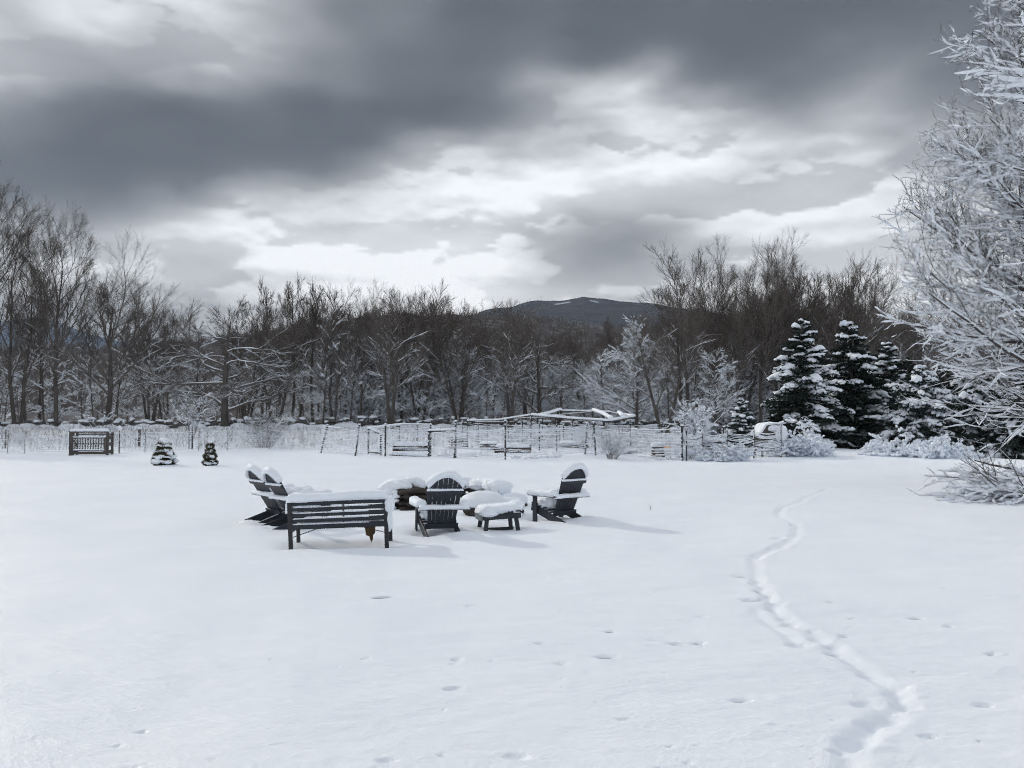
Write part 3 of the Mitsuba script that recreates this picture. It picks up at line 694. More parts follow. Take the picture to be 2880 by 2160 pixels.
# ------------------------------------------------------------------ the big tree at the right, every twig under snow
def laden_tree(seed, at, H, n1, low, edge, reach, fat, counts):
    g = np.random.default_rng(seed)
    trunk = run(np.array([[0, 0, -0.4]]), np.array([[-0.05, 0, 1.0]]), np.array([H + 0.4]), np.array([0.24]), np.array([0.03]), 14, 0.03, 0.03, g)
    L1 = sprout(trunk, n1, low, 0.97, 1.05, reach, g, 12, 0.10, 0.045, 0.32, 0.25, 0.011, taper=0.55, spread=0.10)
    o = np.array(at)
    heading = L1.P[:, -1, :2] - L1.P[:, 0, :2]
    k = heading @ np.array([-0.85, -0.52]) > 0.05 * np.linalg.norm(heading, axis=1)            # the side turned to the lawn; the far side is hidden by it
    k |= g.random(n1) < 0.12
    q = L1.P + o
    k &= (q[..., 0] / q[..., 1] - 0.017 * np.clip(q[..., 2] - 7, 0, 9)).min(1) > edge           # the crown narrows upward
    L1 = Limbs(L1.P[k], L1.R[k])

    def seen(limbs, margin):
        w = limbs.P + o
        u = w[..., 0] / np.maximum(w[..., 1], 1)
        k = (u < 0.605 + margin).any(1) & ((u - 0.017 * np.clip(w[..., 2] - 7, 0, 9)).min(1) > edge - .02) & (w[..., 2].min(1) < 15)
        return Limbs(limbs.P[k], limbs.R[k])

    c2, c3, c4 = counts
    L2 = seen(sprout(L1, c2, 0.08, 0.98, 0.56, 0.40, g, 8, 0.13, 0.045, 0.5, 0.35, 0.008, taper=0.5), 0.10)
    L3 = seen(sprout(L2, c3, 0.08, 1.0, 0.60, 0.48, g, 5, 0.16, 0.045, 0.6, 0.5, 0.0055), 0.04)
    L4 = seen(sprout(L3, c4, 0.10, 1.0, 0.62, 0.62, g, 4, 0.18, 0.03, 0.7, 0.6, 0.0048), 0.02)
    for L in (L1, L2, L3, L4):
        L.P[..., 2] = np.maximum(L.P[..., 2], 0.25)
    wood = tubes(trunk.P, trunk.R, 10)
    tw = join([tubes(L1.P, L1.R, 6), tubes(L2.P, L2.R, 4), tubes(L3.P, L3.R, 3), tubes(L4.P, L4.R, 3)])
    f = fat
    sn = [snow_on(L1, 0.026 * f, g, 99, 1, 0.95, 6, 0.4, rmax=0.05 * f), snow_on(L2, 0.021 * f, g, 99, 1, 0.92, 5, 0.5, rmax=0.038 * f), snow_on(L3, 0.0165 * f, g, 99, 1, 0.8, 4, 0.7, rmax=0.032 * f), snow_on(L4, 0.012 * f, g, 99, 1, 0.6, 3, 0.6)]
    return wood, tw, join(sn)


for (x, y), label, args in [((16.2, 21.5), 'large tree filling the right side, its fine crown thick with snow on every twig', (5, 15.5, 185, 0.04, 0.442, 0.47, 0.95, (15, 10, 3))),
                            ((11.9, 13.2), 'nearer tree at the right edge, only its snow padded bough ends showing', (9, 11.5, 60, 0.30, 0.515, 0.40, 1.25, (11, 6, 3)))]:
    seed, H, *rest = args
    wood, tw, sn = laden_tree(seed, (x, y, float(land(x, y))), H, *rest)
    key = thing('snow_laden_tree', label, 'tree')
    at = place(x, y, float(land(x, y)))
    add(key + '__trunk', wood, 'bark', True, at)
    add(key + '__branches', tw, 'dark_twig', True, at)
    add(key + '__snow', sn, 'snow', True, at)


# ------------------------------------------------------------------ furniture round the fire pit
def part(key, mesh, bsdf, at, smooth=False, label=None):
    k = add(key, mesh, bsdf, smooth, at)
    if label:
        tag(k, label)
    return k


def sheet(poly, thick, u, w, origin):
    """A board cut to the outline poly (x along the world x of the piece, y along u), thick along w."""
    m = trimesh.creation.extrude_polygon(poly, thick, engine='earcut')
    v = np.array(m.vertices)
    v = np.array(origin) + v[:, :1] * np.array([1.0, 0, 0]) + v[:, 1:2] * np.array(u) + (v[:, 2:] - thick / 2) * np.array(w)
    m = trimesh.Trimesh(v, m.faces, process=False)
    return m if m.volume > 0 else trimesh.Trimesh(v, m.faces[:, ::-1], process=False)


def recline(deg):
    global UB, WB
    a = math.radians(deg)
    UB, WB = np.array([0, -math.sin(a), math.cos(a)]), np.array([0, -math.cos(a), -math.sin(a)])


recline(23)
OB = np.array([0, -0.10, 0.24])


def back_point(x, v, w=0.0):
    return OB + np.array([x, 0, 0]) + v * UB + w * WB


def arch(x):
    return 0.90 - 2.6 * x * x


CHAIR = {}


def slat_chair():
    """A slatted garden chair with a fan back, wide arms and sloping seat; facing +y."""
    parts = []
    n, b0, b1 = 7, 0.21, 0.275
    for i in range(n):
        f0, f1 = -1 + 2 * i / n, -1 + 2 * (i + 1) / n
        g0, g1 = 0.005, 0.005
        xs = np.linspace(f0 * b1 + g0, f1 * b1 - g1, 6)
        top = [(x, arch(x)) for x in xs]
        parts.append(('back_slat', sheet(Polygon([(f0 * b0 + g0, 0.0), (f1 * b0 - g1, 0.0)] + top[::-1]), 0.020, UB, WB, OB), 'paint', False))
    parts.append(('upper_rail', bar(back_point(-0.285, 0.63, 0.026), back_point(0.285, 0.63, 0.026), 0.030, 0.065, UB), 'paint', False))
    parts.append(('lower_rail', bar(back_point(-0.26, 0.05, 0.026), back_point(0.26, 0.05, 0.026), 0.032, 0.085, UB), 'paint', False))
    parts.append(('arm_rail', bar((-0.39, -0.315, 0.548), (0.39, -0.315, 0.548), 0.10, 0.024), 'paint', False))
    for s in (-1, 1):
        out = Polygon([(s * .265, -.36), (s * .395, -.36), (s * .41, .25), (s * .39, .38), (s * .33, .42), (s * .265, .38)])
        m = trimesh.creation.extrude_polygon(out, 0.024, engine='earcut')
        m.apply_translation([0, 0, 0.561])
        parts.append(('arm', m, 'paint', False))
        parts.append(('front_leg', box(0.028, 0.10, 0.58, (s * .305, .27, .27)), 'paint', False))
        parts.append(('side_rail', bar((s * .262, .40, .36), (s * .262, -.66, .03), 0.026, 0.125), 'paint', False))
    for i in range(6):
        f = i / 5
        parts.append(('seat_slat', bar((-.275, .37 - .44 * f, .432 - .137 * f), (.275, .37 - .44 * f, .432 - .137 * f), 0.075, 0.02, (0, .3, .95)), 'paint', False))
    parts.append(('front_apron', box(.52, .022, .10, (0, .405, .35)), 'paint', False))
    # snow settled on it, all one load
    xs = np.linspace(-0.272, 0.272, 26)
    top = np.array([back_point(x, arch(x) - 0.004) for x in xs])
    snow = [drape(top, 0.115, 0.085, side=WB, seed=1, step=0.02, amp=0.010)]
    snow.append(drape([back_point(-.285, .665, .030), back_point(.285, .665, .030)], 0.055, 0.035, seed=2, step=0.02, amp=0.006))
    for s in (-1, 1):
        snow.append(drape([(s * .335, .40, .585), (s * .335, -.30, .585)], 0.165, 0.115, seed=3 + s, step=0.025, amp=0.012))
    snow.append(drape([(-.40, -.33, .560), (.40, -.33, .560)], 0.12, 0.07, seed=5, step=0.025, amp=0.010))
    snow.append(blob((0, .20, .40), (.26, .23, .15), .10, 1.5, 4, 3))
    snow.append(blob((0, .07, .46), (.22, .15, .17), .12, 1.5, 6, 3))
    snow.append(blob((0, -.58, .08), (.28, .16, .07), .12, 1.5, 9, 3))
    parts.append(('snow', join(snow), 'snow', True))
    return [(k, mikit.ply(m, b, sm)) for k, m, b, sm in parts]


proto = slat_chair()
recline(31)
proto_low = slat_chair()


def chair(x, y, rot, label, sink=0.15, s=1.0, tilt=0.0, parts=proto):
    key = thing('garden_chair', label, 'chair', 'slatted garden chairs round the fire pit')
    at = T().translate([x, y, float(land(x, y)) - sink]).rotate([0, 0, 1], rot).rotate([0, 1, 0], tilt).scale([s, s, s])
    for k, d in parts:
        add(f'{key}__{k}', d, None, at=at)
    return key


chair(-3.92, 14.7, -49, 'dark slatted garden chair facing right, the farther left of the side by side pair', .08, 1.0, 0, proto_low)
chair(-3.44, 14.05, -51, 'dark slatted garden chair between its twin on the left and the bench', .08, 1.0, -1, proto_low)
chair(-1.13, 13.35, 17, 'dark slatted garden chair seen from behind between the bench and the footstool', .17, 1.0, 1)
chair(.80, 14.75, 40, 'dark slatted garden chair standing alone right of the footstool, turned to the left', .15, 1.0)


def add_bench(x, y, rot, tilt):
    key = thing('garden_bench', 'long dark slatted bench seen from behind with a thick roll of snow along its back', 'bench')
    at = T().translate([x, y, float(land(x, y)) - 0.12]).rotate([0, 0, 1], rot).rotate([0, 1, 0], tilt)
    W = 1.36
    zs = [(0.402, 0.078), (0.487, 0.062), (0.565, 0.060), (0.643, 0.060), (0.722, 0.066)]
    for z, h in zs:
        part(key + '__back_slat', box(W - .07, .022, h, (0, 0.0 - .02 * (z - .4), z), rx=0.05), 'paint', at)
    for s in (-1, 1):
        part(key + '__back_post', bar((s * (W / 2 - .02), .03, -.1), (s * (W / 2 - .02), -.02, .765), 0.055, 0.045, (0, 1, 0)), 'iron', at)
        part(key + '__front_leg', bar((s * (W / 2 - .02), .52, -.1), (s * (W / 2 - .02), .50, .56), 0.05, 0.045, (0, 1, 0)), 'iron', at)
        part(key + '__arm', bar((s * (W / 2 - .02), -.01, .575), (s * (W / 2 - .02), .55, .575), 0.06, 0.04), 'iron', at)
        part(key + '__side_rail', bar((s * (W / 2 - .02), .02, .34), (s * (W / 2 - .02), .52, .35), 0.04, 0.05), 'iron', at)
    for i in range(5):
        part(key + '__seat_slat', box(W - .07, .075, .022, (0, .09 + .097 * i, .375)), 'paint', at)
    part(key + '__centre_strap', bar((0.08, -.018, .36), (0.08, -.032, .75), 0.022, 0.008, (0, 1, 0)), 'iron', at)
    part(key + '__brace', tubes([[-.63, .03, .255], [-.30, .03, .36], [-.2, .03, .365]], [.006, .006, .006], 6), 'iron', at)
    part(key + '__brace', tubes([[.64, .03, .275], [.34, .03, .36], [.22, .03, .365]], [.006, .006, .006], 6), 'iron', at)
    torn = Polygon([(.36, .365), (.505, .37), (.50, .27), (.47, .245), (.468, .19), (.452, .145), (.43, .185), (.425, .225), (.375, .25)])
    m = trimesh.creation.extrude_polygon(torn, .02, engine='earcut')
    m.vertices = np.stack([m.vertices[:, 0], m.vertices[:, 2] + .02, m.vertices[:, 1]], 1)
    part(key + '__broken_board', trimesh.Trimesh(m.vertices, m.faces[:, ::-1], process=False), 'rust_board', at, label='splintered rusty brown board hanging below the seat')
    roll = [drape([(-.70, -.015, .752), (-.2, -.015, .757), (.35, -.015, .762), (.70, -.015, .757)], [.20, .19, .20, .21], [.125, .118, .122, .13], seed=21, step=.02, across=11, amp=.014)]
    roll += [drape([(s * .665, .0, .60), (s * .665, .55, .60)], .15, .15, seed=23 + s, amp=.014) for s in (-1, 1)]
    roll.append(blob((.70, .03, .66), (.075, .10, .13), .15, 1.6, 3, 3))
    roll.append(blob((.70, .06, .45), (.05, .09, .17), .18, 1.6, 5, 3))
    for k in range(4):
        roll.append(drape([(-.62, -.012, zs[k][0] + zs[k][1] / 2), (.43, -.012, zs[k][0] + zs[k][1] / 2)], .04, .014, seed=30 + k, amp=.003))
    roll.append(drape([(-.62, .30, .385), (.62, .30, .385)], .46, .12, seed=40, step=.04, amp=.02))
    part(key + '__snow', join(roll), 'snow', at, True)


add_bench(-2.39, 11.95, 2.0, -1.9)


def add_footstool(x, y, rot):
    key = thing('footstool', 'low dark slatted footstool on splayed legs between the two chairs seen from behind', 'footstool')
    at = T().translate([x, y, float(land(x, y)) - 0.13]).rotate([0, 0, 1], rot)
    for s in (-1, 1):
        part(key + '__side_rail', bar((-.31, s * .20, .335), (.31, s * .20, .36), .024, .085), 'paint', at)
        for t in (-1, 1):
            part(key + '__leg', bar((s * .29, t * .215, -.05), (s * .235, t * .175, .34), .065, .03, (0, 1, 0)), 'paint', at)
    part(key + '__end_board', box(.022, .40, .12, (-.325, 0, .34), ry=-.15), 'worn_paint', at, label='pale worn end board')
    for i in range(5):
        part(key + '__top_slat', bar((-.26 + .13 * i, -.24, .395 + .008 * i), (-.26 + .13 * i, .24, .395 + .008 * i), .09, .02), 'paint', at)
    part(key + '__stretcher', bar((-.25, 0, .13), (.25, 0, .13), .03, .05), 'paint', at)
    part(key + '__snow', join([drape([(-.36, 0, .405), (-.05, 0, .415), (.36, 0, .435)], [.46, .50, .46], [.13, .12, .14], seed=61, step=.03, across=11, amp=.018), blob((-.2, -.16, .40), (.16, .10, .07), .2, 1.6, 9, 3), blob((.3, .05, .50), (.12, .2, .08), .15, 1.6, 12, 3)]), 'snow', at, True)


add_footstool(-.215, 13.75, 17)


# ------------------------------------------------------------------ the fire pit
key = thing('fire_pit', 'ring of dark stacked stones heaped with rounded snow in the middle of the chairs', 'fire pit')
cx, cy = -1.27, 16.6
rng = np.random.default_rng(12)
flat_stones = [mikit.ply(blob((0, 0, 0), (1, 1, 1), .34, 2.0, k, 1), 'dark_stone', False) for k in range(5)]
snow, count = [], 0
for _ in range(26):                                             # snow caught on the ledges between the stones
    a = math.radians(150 + 75 * rng.random())
    snow.append(blob((cx + 1.11 * math.cos(a), cy + 1.0 * math.sin(a) - .03, .08 + .34 * rng.random()), (.05 + .05 * rng.random(), .05, .018 + .02 * rng.random()), .25, 2, int(a * 50), 1))
for course in range(5):
    for a in np.arange(-12, 222, 13 - course):
        if course == 4 and not 15 < a < 205:
            continue
        r = 1.0 + rng.normal() * .035 - course * .02
        th = math.radians(a + rng.normal() * 3 + course * 8)
        z = 0.02 + course * .098 + rng.normal() * .012
        at = T().translate([cx + r * math.cos(th), cy + r * math.sin(th) * .9, z]).rotate([0, 0, 1], a + rng.normal() * 12).rotate([1, 0, 0], rng.normal() * 10).scale([.10 + rng.random() * .09, .12 + rng.random() * .05, .038 + rng.random() * .026])
        add(key + '__stone', flat_stones[rng.integers(5)], None, at=at)
ringp = np.array([(cx + 1.02 * math.cos(t), cy + .92 * math.sin(t), .40 + .05 * math.sin(t * 3)) for t in np.radians(np.linspace(-8, 212, 60))])
snow.append(drape(ringp, .40, np.interp(np.linspace(0, 1, 60), [0, .3, .6, 1], [.12, .15, .16, .13]), seed=71, step=.04, across=11, amp=.055))
for a, s in [(200, .26), (165, .28), (135, .27), (100, .26), (75, .25), (48, .28), (20, .27), (-5, .25)]:
    t = math.radians(a)
    snow.append(blob((cx + 1.03 * math.cos(t), cy + .92 * math.sin(t), .45), (s * 1.05, s * .85, .15), .20, 1.8, a + 7, 3))
snow.append(blob((cx - 1.15, cy - .1, .16), (.20, .22, .28), .14, 1.4, 3, 3))
add(key + '__snow', join(snow), 'snow', True)
tag(key + '__snow', 'billowy snow lying over the ring')

for (x, y), r, z, lab in [((-.52, 15.25), (.34, .28, .20), .12, 'broad dark boulder under a dome of snow between chair and footstool'), ((.02, 16.3), (.26, .22, .14), .08, 'snow buried stone just right of the fire pit'), ((-.1, 15.4), (.30, .22, .16), .05, 'low snow buried stone in front of the leafless seedlings')]:
    k = thing('boulder', lab, 'boulder')
    g = float(land(x, y))
    add(k + '__stone', blob((x, y, g + z), r, .15, 1.6, 4, 3), 'dark_stone', True)
    add(k + '__snow', blob((x, y + .03, g + z + r[2] * .75), (r[0] * 1.12, r[1] * 1.15, r[2] * .95), .12, 1.4, 8, 3), 'snow', True)
    add(k + '__snow', blob((x + .12, y - r[1] * .9, g), (r[0] * .6, .14, .10), .12, 1.4, 9, 3), 'snow', True)


def seedling(x, y, n, H, seed, label, spread=.25, group=None, size=.008, load=.6, kind='seedling', r=.006, bs='twig'):
    g = np.random.default_rng(seed)
    st = np.zeros((n, 3)) + g.normal(size=(n, 3)) * [.03, .03, 0]
    st[:, 2] = -.1
    d = unit(np.stack([g.normal(size=n) * spread, g.normal(size=n) * spread, np.ones(n)], -1))
    L1 = run(st, d, H * (.6 + .5 * g.random(n)), np.full(n, r), np.full(n, r * .5), 8, .07, .02, g)
    L2 = sprout(L1, 3, .35, .95, .7, .35, g, 4, .1, .04, .7, .6, r * .5)
    key = thing(kind, label, kind, group)
    at = place(x, y, float(land(x, y)))
    add(key + '__stem', join([tubes(L1.P, L1.R, 4), tubes(L2.P, L2.R, 3)]), bs, True, at)
    s = join([snow_on(L2, size, g, 9, 1, load), snow_on(L1, size, g, 9, 1, load)])
    if s is not None and len(s.vertices):
        add(key + '__snow', s, 'snow', True, at)
    return key


seedling(-.30, 16.2, 4, .62, 3, 'leafless seedling twigs standing behind the boulder by the fire pit', .16)
seedling(*(2.66, 16.6), 2, .17, 6, 'single short twig sticking out of the open snow right of the chairs', .12, r=.007)
seedling(-.52, 16.9, 1, .55, 8, 'one thin bent twig leaning over the fire pit rim', .6)


# ------------------------------------------------------------------ the dry stone wall
rng = np.random.default_rng(31)
wall_line = np.array([(-40.92, 66), (-31.10, 66), (-20.34, 66.5), (-9.42, 67), (1.66, 67), (12.55, 66)])
wl = spline(wall_line, 400)
wl_s = np.r_[0, np.cumsum(np.linalg.norm(np.diff(wl, axis=0), axis=1))]
wall_stones = [mikit.ply(blob((0, 0, 0), (1, 1, 1), .26, 1.5, 40 + k, 1), 'stone', 20) for k in range(6)]
key = thing('stone_wall', 'low tumbled dry stone wall capped with snow along the foot of the wood', 'wall')
caps, more = [], []
count = 0
for course, (h, step) in enumerate([(.12, .50), (.36, .54), (.56, .95)]):
    s = 0.0
    while s < wl_s[-1]:
        s += step * (0.75 + .5 * rng.random())
        x, y = np.interp(s, wl_s, wl[:, 0]), np.interp(s, wl_s, wl[:, 1])
        if course == 2 and meshkit.noise(np.array([s * .16, 2.0, 0]), 3) < .48:
            continue
        a, b, c = .16 + .26 * rng.random() ** 1.5, .20 + .12 * rng.random(), .08 + .11 * rng.random()
        y += rng.normal() * .07
        z = float(land(x, y)) + h + rng.normal() * .06 + .16 * (meshkit.noise(np.array([s * .35, 5.0, 0]), 3) - .6)
        if count < 290:
            add(key + '__stone', wall_stones[rng.integers(6)], None, at=T().translate([x, y, z]).rotate([0, 0, 1], rng.normal() * 25).rotate([0, 1, 0], rng.normal() * 9).scale([a, b, c]))
            count += 1
        else:
            more.append(blob((x, y, z), (a, b, c), .26, 1.5, int(s * 10), 1))
        if course > 0 or rng.random() < .15:
            if rng.random() < (.62 if course == 1 else .95):
                caps.append(blob((x, y + .02, z + c * .75), (a * (.7 + .6 * rng.random()), b * 1.15, c * .5 + .03 + .05 * rng.random()), .22, 1.5, int(s * 9), 1))
if more:
    add(key + '__stone_rubble', join(more), 'stone', 20)
    tag(key + '__stone_rubble', 'further stones of the wall', kind='stuff')
for s in np.arange(0, wl_s[-1], .9):                            # drift in front of the wall
    x, y = np.interp(s, wl_s, wl[:, 0]), np.interp(s, wl_s, wl[:, 1])
    caps.append(blob((x + rng.normal() * .3, y - .42, float(land(x, y)) + .0), (.75, .46, .10 + .30 * rng.random() ** 2), .2, 1.3, int(s * 7), 1))
add(key + '__snow', join(caps), 'snow', True)


# ------------------------------------------------------------------ wire and netting
def rope_snow(path, r, rng, cover=.75, sides=4):
    """A strand with snow clinging to it in uneven lengths."""
    path = np.asarray(path, float)
    n = len(path)
    s = r * np.clip((meshkit.noise(np.stack([np.arange(n) * .33, np.full(n, rng.random() * 99), np.zeros(n)], 1), 4) - (1 - cover) * .9) * 3, 0, 1) * (1 + .25 * rng.normal(size=n)).clip(.4, 1.6)
    return tubes(path[None] + np.array([0, 0, .4]) * s[None, :, None], np.maximum(s, .0015)[None], sides)


def net(key, posts, rows, height, rng, wire_r=.005, snow_r=.017, vstep=.2, cover=.75, sag=.05, low=.05, bulge=0.0, wires='wire'):
    """Mesh strung from post to post: strands along it, upright wires, snow on the strands."""
    along, up, white = [], [], []
    for (ax, ay), (bx, by) in zip(posts[:-1], posts[1:]):
        L = math.hypot(bx - ax, by - ay)
        n = max(8, int(L / .12))
        t = np.linspace(0, 1, n)
        x, y = ax + (bx - ax) * t, ay + (by - ay) * t
        g = land(x, y)
        for k in range(rows):
            f = (k + .5) / rows
            z = g + low + f * (height - low) - sag * 4 * t * (1 - t) * (f + .2) + .012 * rng.normal()
            off = bulge * np.sin(t * PI) * math.sin(f * 3)
            p = np.stack([x, y - off, z], 1)
            along.append(tubes(p, np.full(n, wire_r), 3))
            white.append(rope_snow(p, snow_r, rng, cover))
        m = max(2, int(L / vstep))
        tv = (np.arange(m) + .5) / m
        xv, yv = ax + (bx - ax) * tv, ay + (by - ay) * tv
        gv_ = land(xv, yv)
        off = bulge * np.sin(tv * PI)
        P = np.stack([np.stack([xv, yv - off * math.sin(3 * f), gv_ + low + f * (height - low) - sag * 4 * tv * (1 - tv) * (f + .2)], 1) for f in (0, .5, 1)], 1)
        up.append(tubes(P, np.full((m, 3), wire_r * .8), 3))
    tag(add(key + '__netting', join(along + up), wires), None, kind='stuff')
    tag(add(key + '__snow', join(white), 'snow', True), 'snow clinging to the strands', kind='stuff')


def post(key, p, q, r, bsdf='post_green', cap=.05, flat=True, snowy=.5, rng=rng, seg='post'):
    p, q = np.array(p, float), np.array(q, float)
    m = bar(p - (q - p) * .06, q, 2 * r, 2 * r, (0, 1, 0.01)) if flat else tubes([p - (q - p) * .06, q], [r, r * .95], 7)
    add(key + '__' + seg, m, bsdf)
    white = []
    if cap:
        white.append(blob(q + [0, 0, cap * .5], (r * 1.7, r * 1.7, cap), .15, 1.5, 3, 1))
    L = np.linalg.norm(q - p)
    for z in np.arange(.1, L, .085):                            # plastered patches on the weather side
        if rng.random() < snowy:
            c = p + (q - p) * z / L
            white.append(blob(c + [-r * .5, -r * .9, 0], (r * .8, r * .5, .024 + .02 * rng.random()), .2, 1.5, int(z * 100), 1))
    return white


def ground_at(px_x, px_y):
    return np.array([px_x, px_y, float(land(px_x, px_y))])


# left yard fence: thin posts, long wires
rng = np.random.default_rng(44)
key = thing('wire_fence', 'long low wire fence with thin posts and snow on its wires, left of the garden', 'fence')
line = [(-26.44, 40.5), (-23.73, 40.5), (-22.93, 40.5), (-18.72, 41), (-17.48, 41), (-15.29, 42), (-14.05, 42.5), (-12.08, 43), (-9.06, 41)]
white = []
for (x, y) in line[1:-1]:
    b = ground_at(x, y)
    white += post(key, b, b + [0.02 * rng.normal(), 0, 1.12], .016, 'wire', .03, False, .15)
net(key, line, 9, 1.02, rng, .0035, .018, .16, .7, .05)
tag(add(key + '__post_snow', join(white), 'snow', True), 'snow plastered on the posts', kind='stuff')
key = thing('garden_post', 'short post topped by a round knob of snow right of the slatted bin', 'post')
b = ground_at(*(-18.43, 40.4))
add(key + '__snow', join(post(key, b, b + [0, 0, 1.08], .025, 'old_wood', 0, False, .2) + [blob(b + [0, 0, 1.17], (.10, .10, .13), .15, 1.5, 5, 2)]), 'snow', True)
for (x, y), h, lab in [((-19.49, 45), .95, 'stubby dark stump of a post in the shaded snow behind the wire fence'), ((-25.89, 44), 1.0, 'thin dark stake in the snow at the far left')]:
    key = thing('garden_post', lab, 'post')
    b = ground_at(x, y)
    add(key + '__snow', join(post(key, b, b + [0, 0, h], .07 if h < 1 else .03, 'old_wood', .06, False, .1)), 'snow', True)
rng = np.random.default_rng(45)
for (x, y), lab in [((-24.30, 42), 'small white plant tag hanging on the fence near the left edge'), ((-23.46, 42), 'white plant tag left of the slatted bin, second from the edge'), ((-22.08, 42), 'white plant tag just left of the slatted bin')]:
    k = thing('plant_tag', lab, 'tag')
    b = ground_at(x, y)
    add(k + '__stake', tubes([b, b + [0, 0, .62]], [.008, .008], 5), 'wire')
    add(k + '__plate', box(.17, .01, .07, tuple(b + [0, -.012, .66])), 'white_plastic')

# garden fence: leaning stakes with netting
rng = np.random.default_rng(46)
key = thing('garden_fence', 'sagging garden fence of leaning dark stakes and snow crusted netting', 'fence')
front = [((-8.99, 40.5), (.30, 1.30)), ((-7.02, 38.6), (.17, 1.38)), ((-5.65, 38.4), (0, 1.42)), ((-3.63, 38.4), (0, 1.42)), ((-2.48, 37), (.07, 1.58)), ((-0.28, 36), (0, 1.62)), ((3.36, 39.5), (.08, 1.42)), ((3.79, 39), (-.08, 1.50)), ((7.03, 35.6), (0, 1.46))]
back = [((-6.03, 46), (0, 1.05)), ((-5.17, 47), (0, 1.12)), ((-2.89, 50), (0, 1.1)), ((1.34, 42), (0, 1.35)), ((2.76, 46), (0, 1.1)), ((3.33, 48), (0, 1.1)), ((8.16, 47), (0, 1.1))]
white = []
for (x, y), (dx, h) in front:
    b = ground_at(x, y)
    white += post(key, b, b + [dx, 0, h], .034, 'post_green', .04, True, .42)
for (x, y), (dx, h) in back:
    b = ground_at(x, y)
    white += post(key, b, b + [dx, 0, h], .028, 'post_green', .03, True, .5)
b = ground_at(*(7.20, 35.5))
white += post(key, b, b + [0, 0, 1.35], .022, 'post_green', .03, True, .5)
tag(add(key + '__post_snow', join(white), 'snow', True), 'snow plastered on the posts', kind='stuff')
net(key, [p for p, _ in front], 13, 1.36, rng, .004, .026, .22, .86, .09)
net(key, [front[0][0], back[0][0], back[1][0], back[2][0], back[4][0], back[5][0], back[6][0]], 9, 1.1, rng, .004, .022, .3, .8, .08)
key = thing('snow_netting', 'wavy stretch of netting plastered white with snow right of the last dark stake', 'netting')
for (x, y), h in [((8.07, 36.5), 1.15), ((9.25, 37), 1.25), ((10.48, 37.3), 1.35), ((11.75, 37.6), 1.5)]:
    b = ground_at(x, y)
    white = post(key, b, b + [0, 0, h], .03, 'old_wood', .05, True, .8)
    add(key + '__snow_cap', join(white), 'snow', True)
net(key, [(7.17, 35.8), (8.07, 36.5), (9.25, 37), (10.48, 37.3), (11.75, 37.6)], 15, 1.18, rng, .005, .024, .17, .85, .12, .08, .12)

# the open gate frames
for (x0, y0), (x1, y1), h0, h1, lab, foot in [((-6.59, 39.5), (-5.93, 38.9), 1.18, .92, 'narrow leaning gate frame with a sloping snow covered top rail', True), ((-3.67, 38), (-2.44, 37.2), 1.12, 1.16, 'dark green gate frame standing open, snow along its top bar', False)]:
    key = thing('garden_gate', lab, 'gate')
    a, b = ground_at(x0, y0), ground_at(x1, y1)
    w = post(key, a, a + [0, 0, h0], .035, 'post_green', 0, True, .3, seg='stile') + post(key, b, b + [0, 0, h1], .035, 'post_green', 0, True, .3, seg='stile')
    add(key + '__top_rail', bar(a + [-.05, 0, h0], b + [.06, 0, h1], .06, .06), 'post_green')
    if foot:
        add(key + '__bottom_rail', bar(a + [0, 0, .10], b + [0, 0, .08], .05, .06), 'brown_wood')
    w.append(drape([a + [-.05, 0, h0 + .035], b + [.06, 0, h1 + .035]], .10, .08, seed=3, step=.04, amp=.012))
    add(key + '__snow', join(w), 'snow', True)
key = thing('garden_rail', 'long snow covered pole running from the narrow gate along the back of the garden', 'pole')
a, b = (-6.60, 39.5, 1.37), (-4.34, 46, 1.48)
mid = (np.array(a) + np.array(b)) / 2 + [0, 0, .10]
add(key + '__pole', tubes([a, mid, b], [.03, .03, .03], 6), 'old_wood')
add(key + '__snow', drape([a, mid, b], .10, .07, seed=8, step=.08, amp=.012), 'snow', True)

# the arbour: a skeleton roof on thin posts
rng = np.random.default_rng(47)
key = thing('garden_arbour', 'spindly open arbour frame on thin dark posts with snow along its roof poles', 'arbour')
roof = [([(-2.26, 43, 1.68), (-0.70, 42.5, 1.71), (0.92, 42, 1.96)], 1), ([(-2.26, 43, 1.70), (1.71, 48, 1.87), (3.47, 50, 1.81)], 0), ([(0.92, 42, 1.96), (1.54, 41.5, 1.90), (2.71, 41, 1.80), (4.50, 40, 1.67), (5.92, 41.5, 1.90)], 2),
        ([(1.30, 42, 1.94), (1.91, 44, 2.06), (2.61, 46, 2.28)], 2), ([(2.61, 46, 2.21), (4.14, 45.5, 2.18), (4.24, 45, 2.22)], 1), ([(4.24, 45, 2.22), (4.54, 43, 2.02), (4.75, 41, 1.77)], 3), ([(4.24, 45, 2.18), (5.18, 46, 2.15), (6.22, 47, 1.94)], 1),
        ([(5.58, 45, 2.10), (5.55, 43, 1.89)], 3), ([(1.73, 44, 1.93), (3.35, 45, 2.08), (4.24, 45, 2.16)], 0), ([(2.78, 49, 1.59), (3.42, 49, 1.59)], 1), ([(5.92, 41.5, 1.90), (5.80, 46, 2.05)], 1), ([(-1.91, 44, 1.62), (0.10, 48, 1.63)], 0)]
white = []
for pts, load in roof:
    pts = np.array(pts)
    for a, b in zip(pts[:-1], pts[1:]):
        add(key + '__pole', tubes([a, b], [.028, .028], 6), 'old_wood')
    if load:
        white.append(drape(pts + [0, 0, .02], .07 + .045 * load, .045 + .03 * load, seed=int(pts[0, 0] * 10) % 50, step=.08, amp=.012))
    else:
        white.append(drape(pts + [0, 0, .02], .05, .03, seed=4, step=.1, amp=.006))
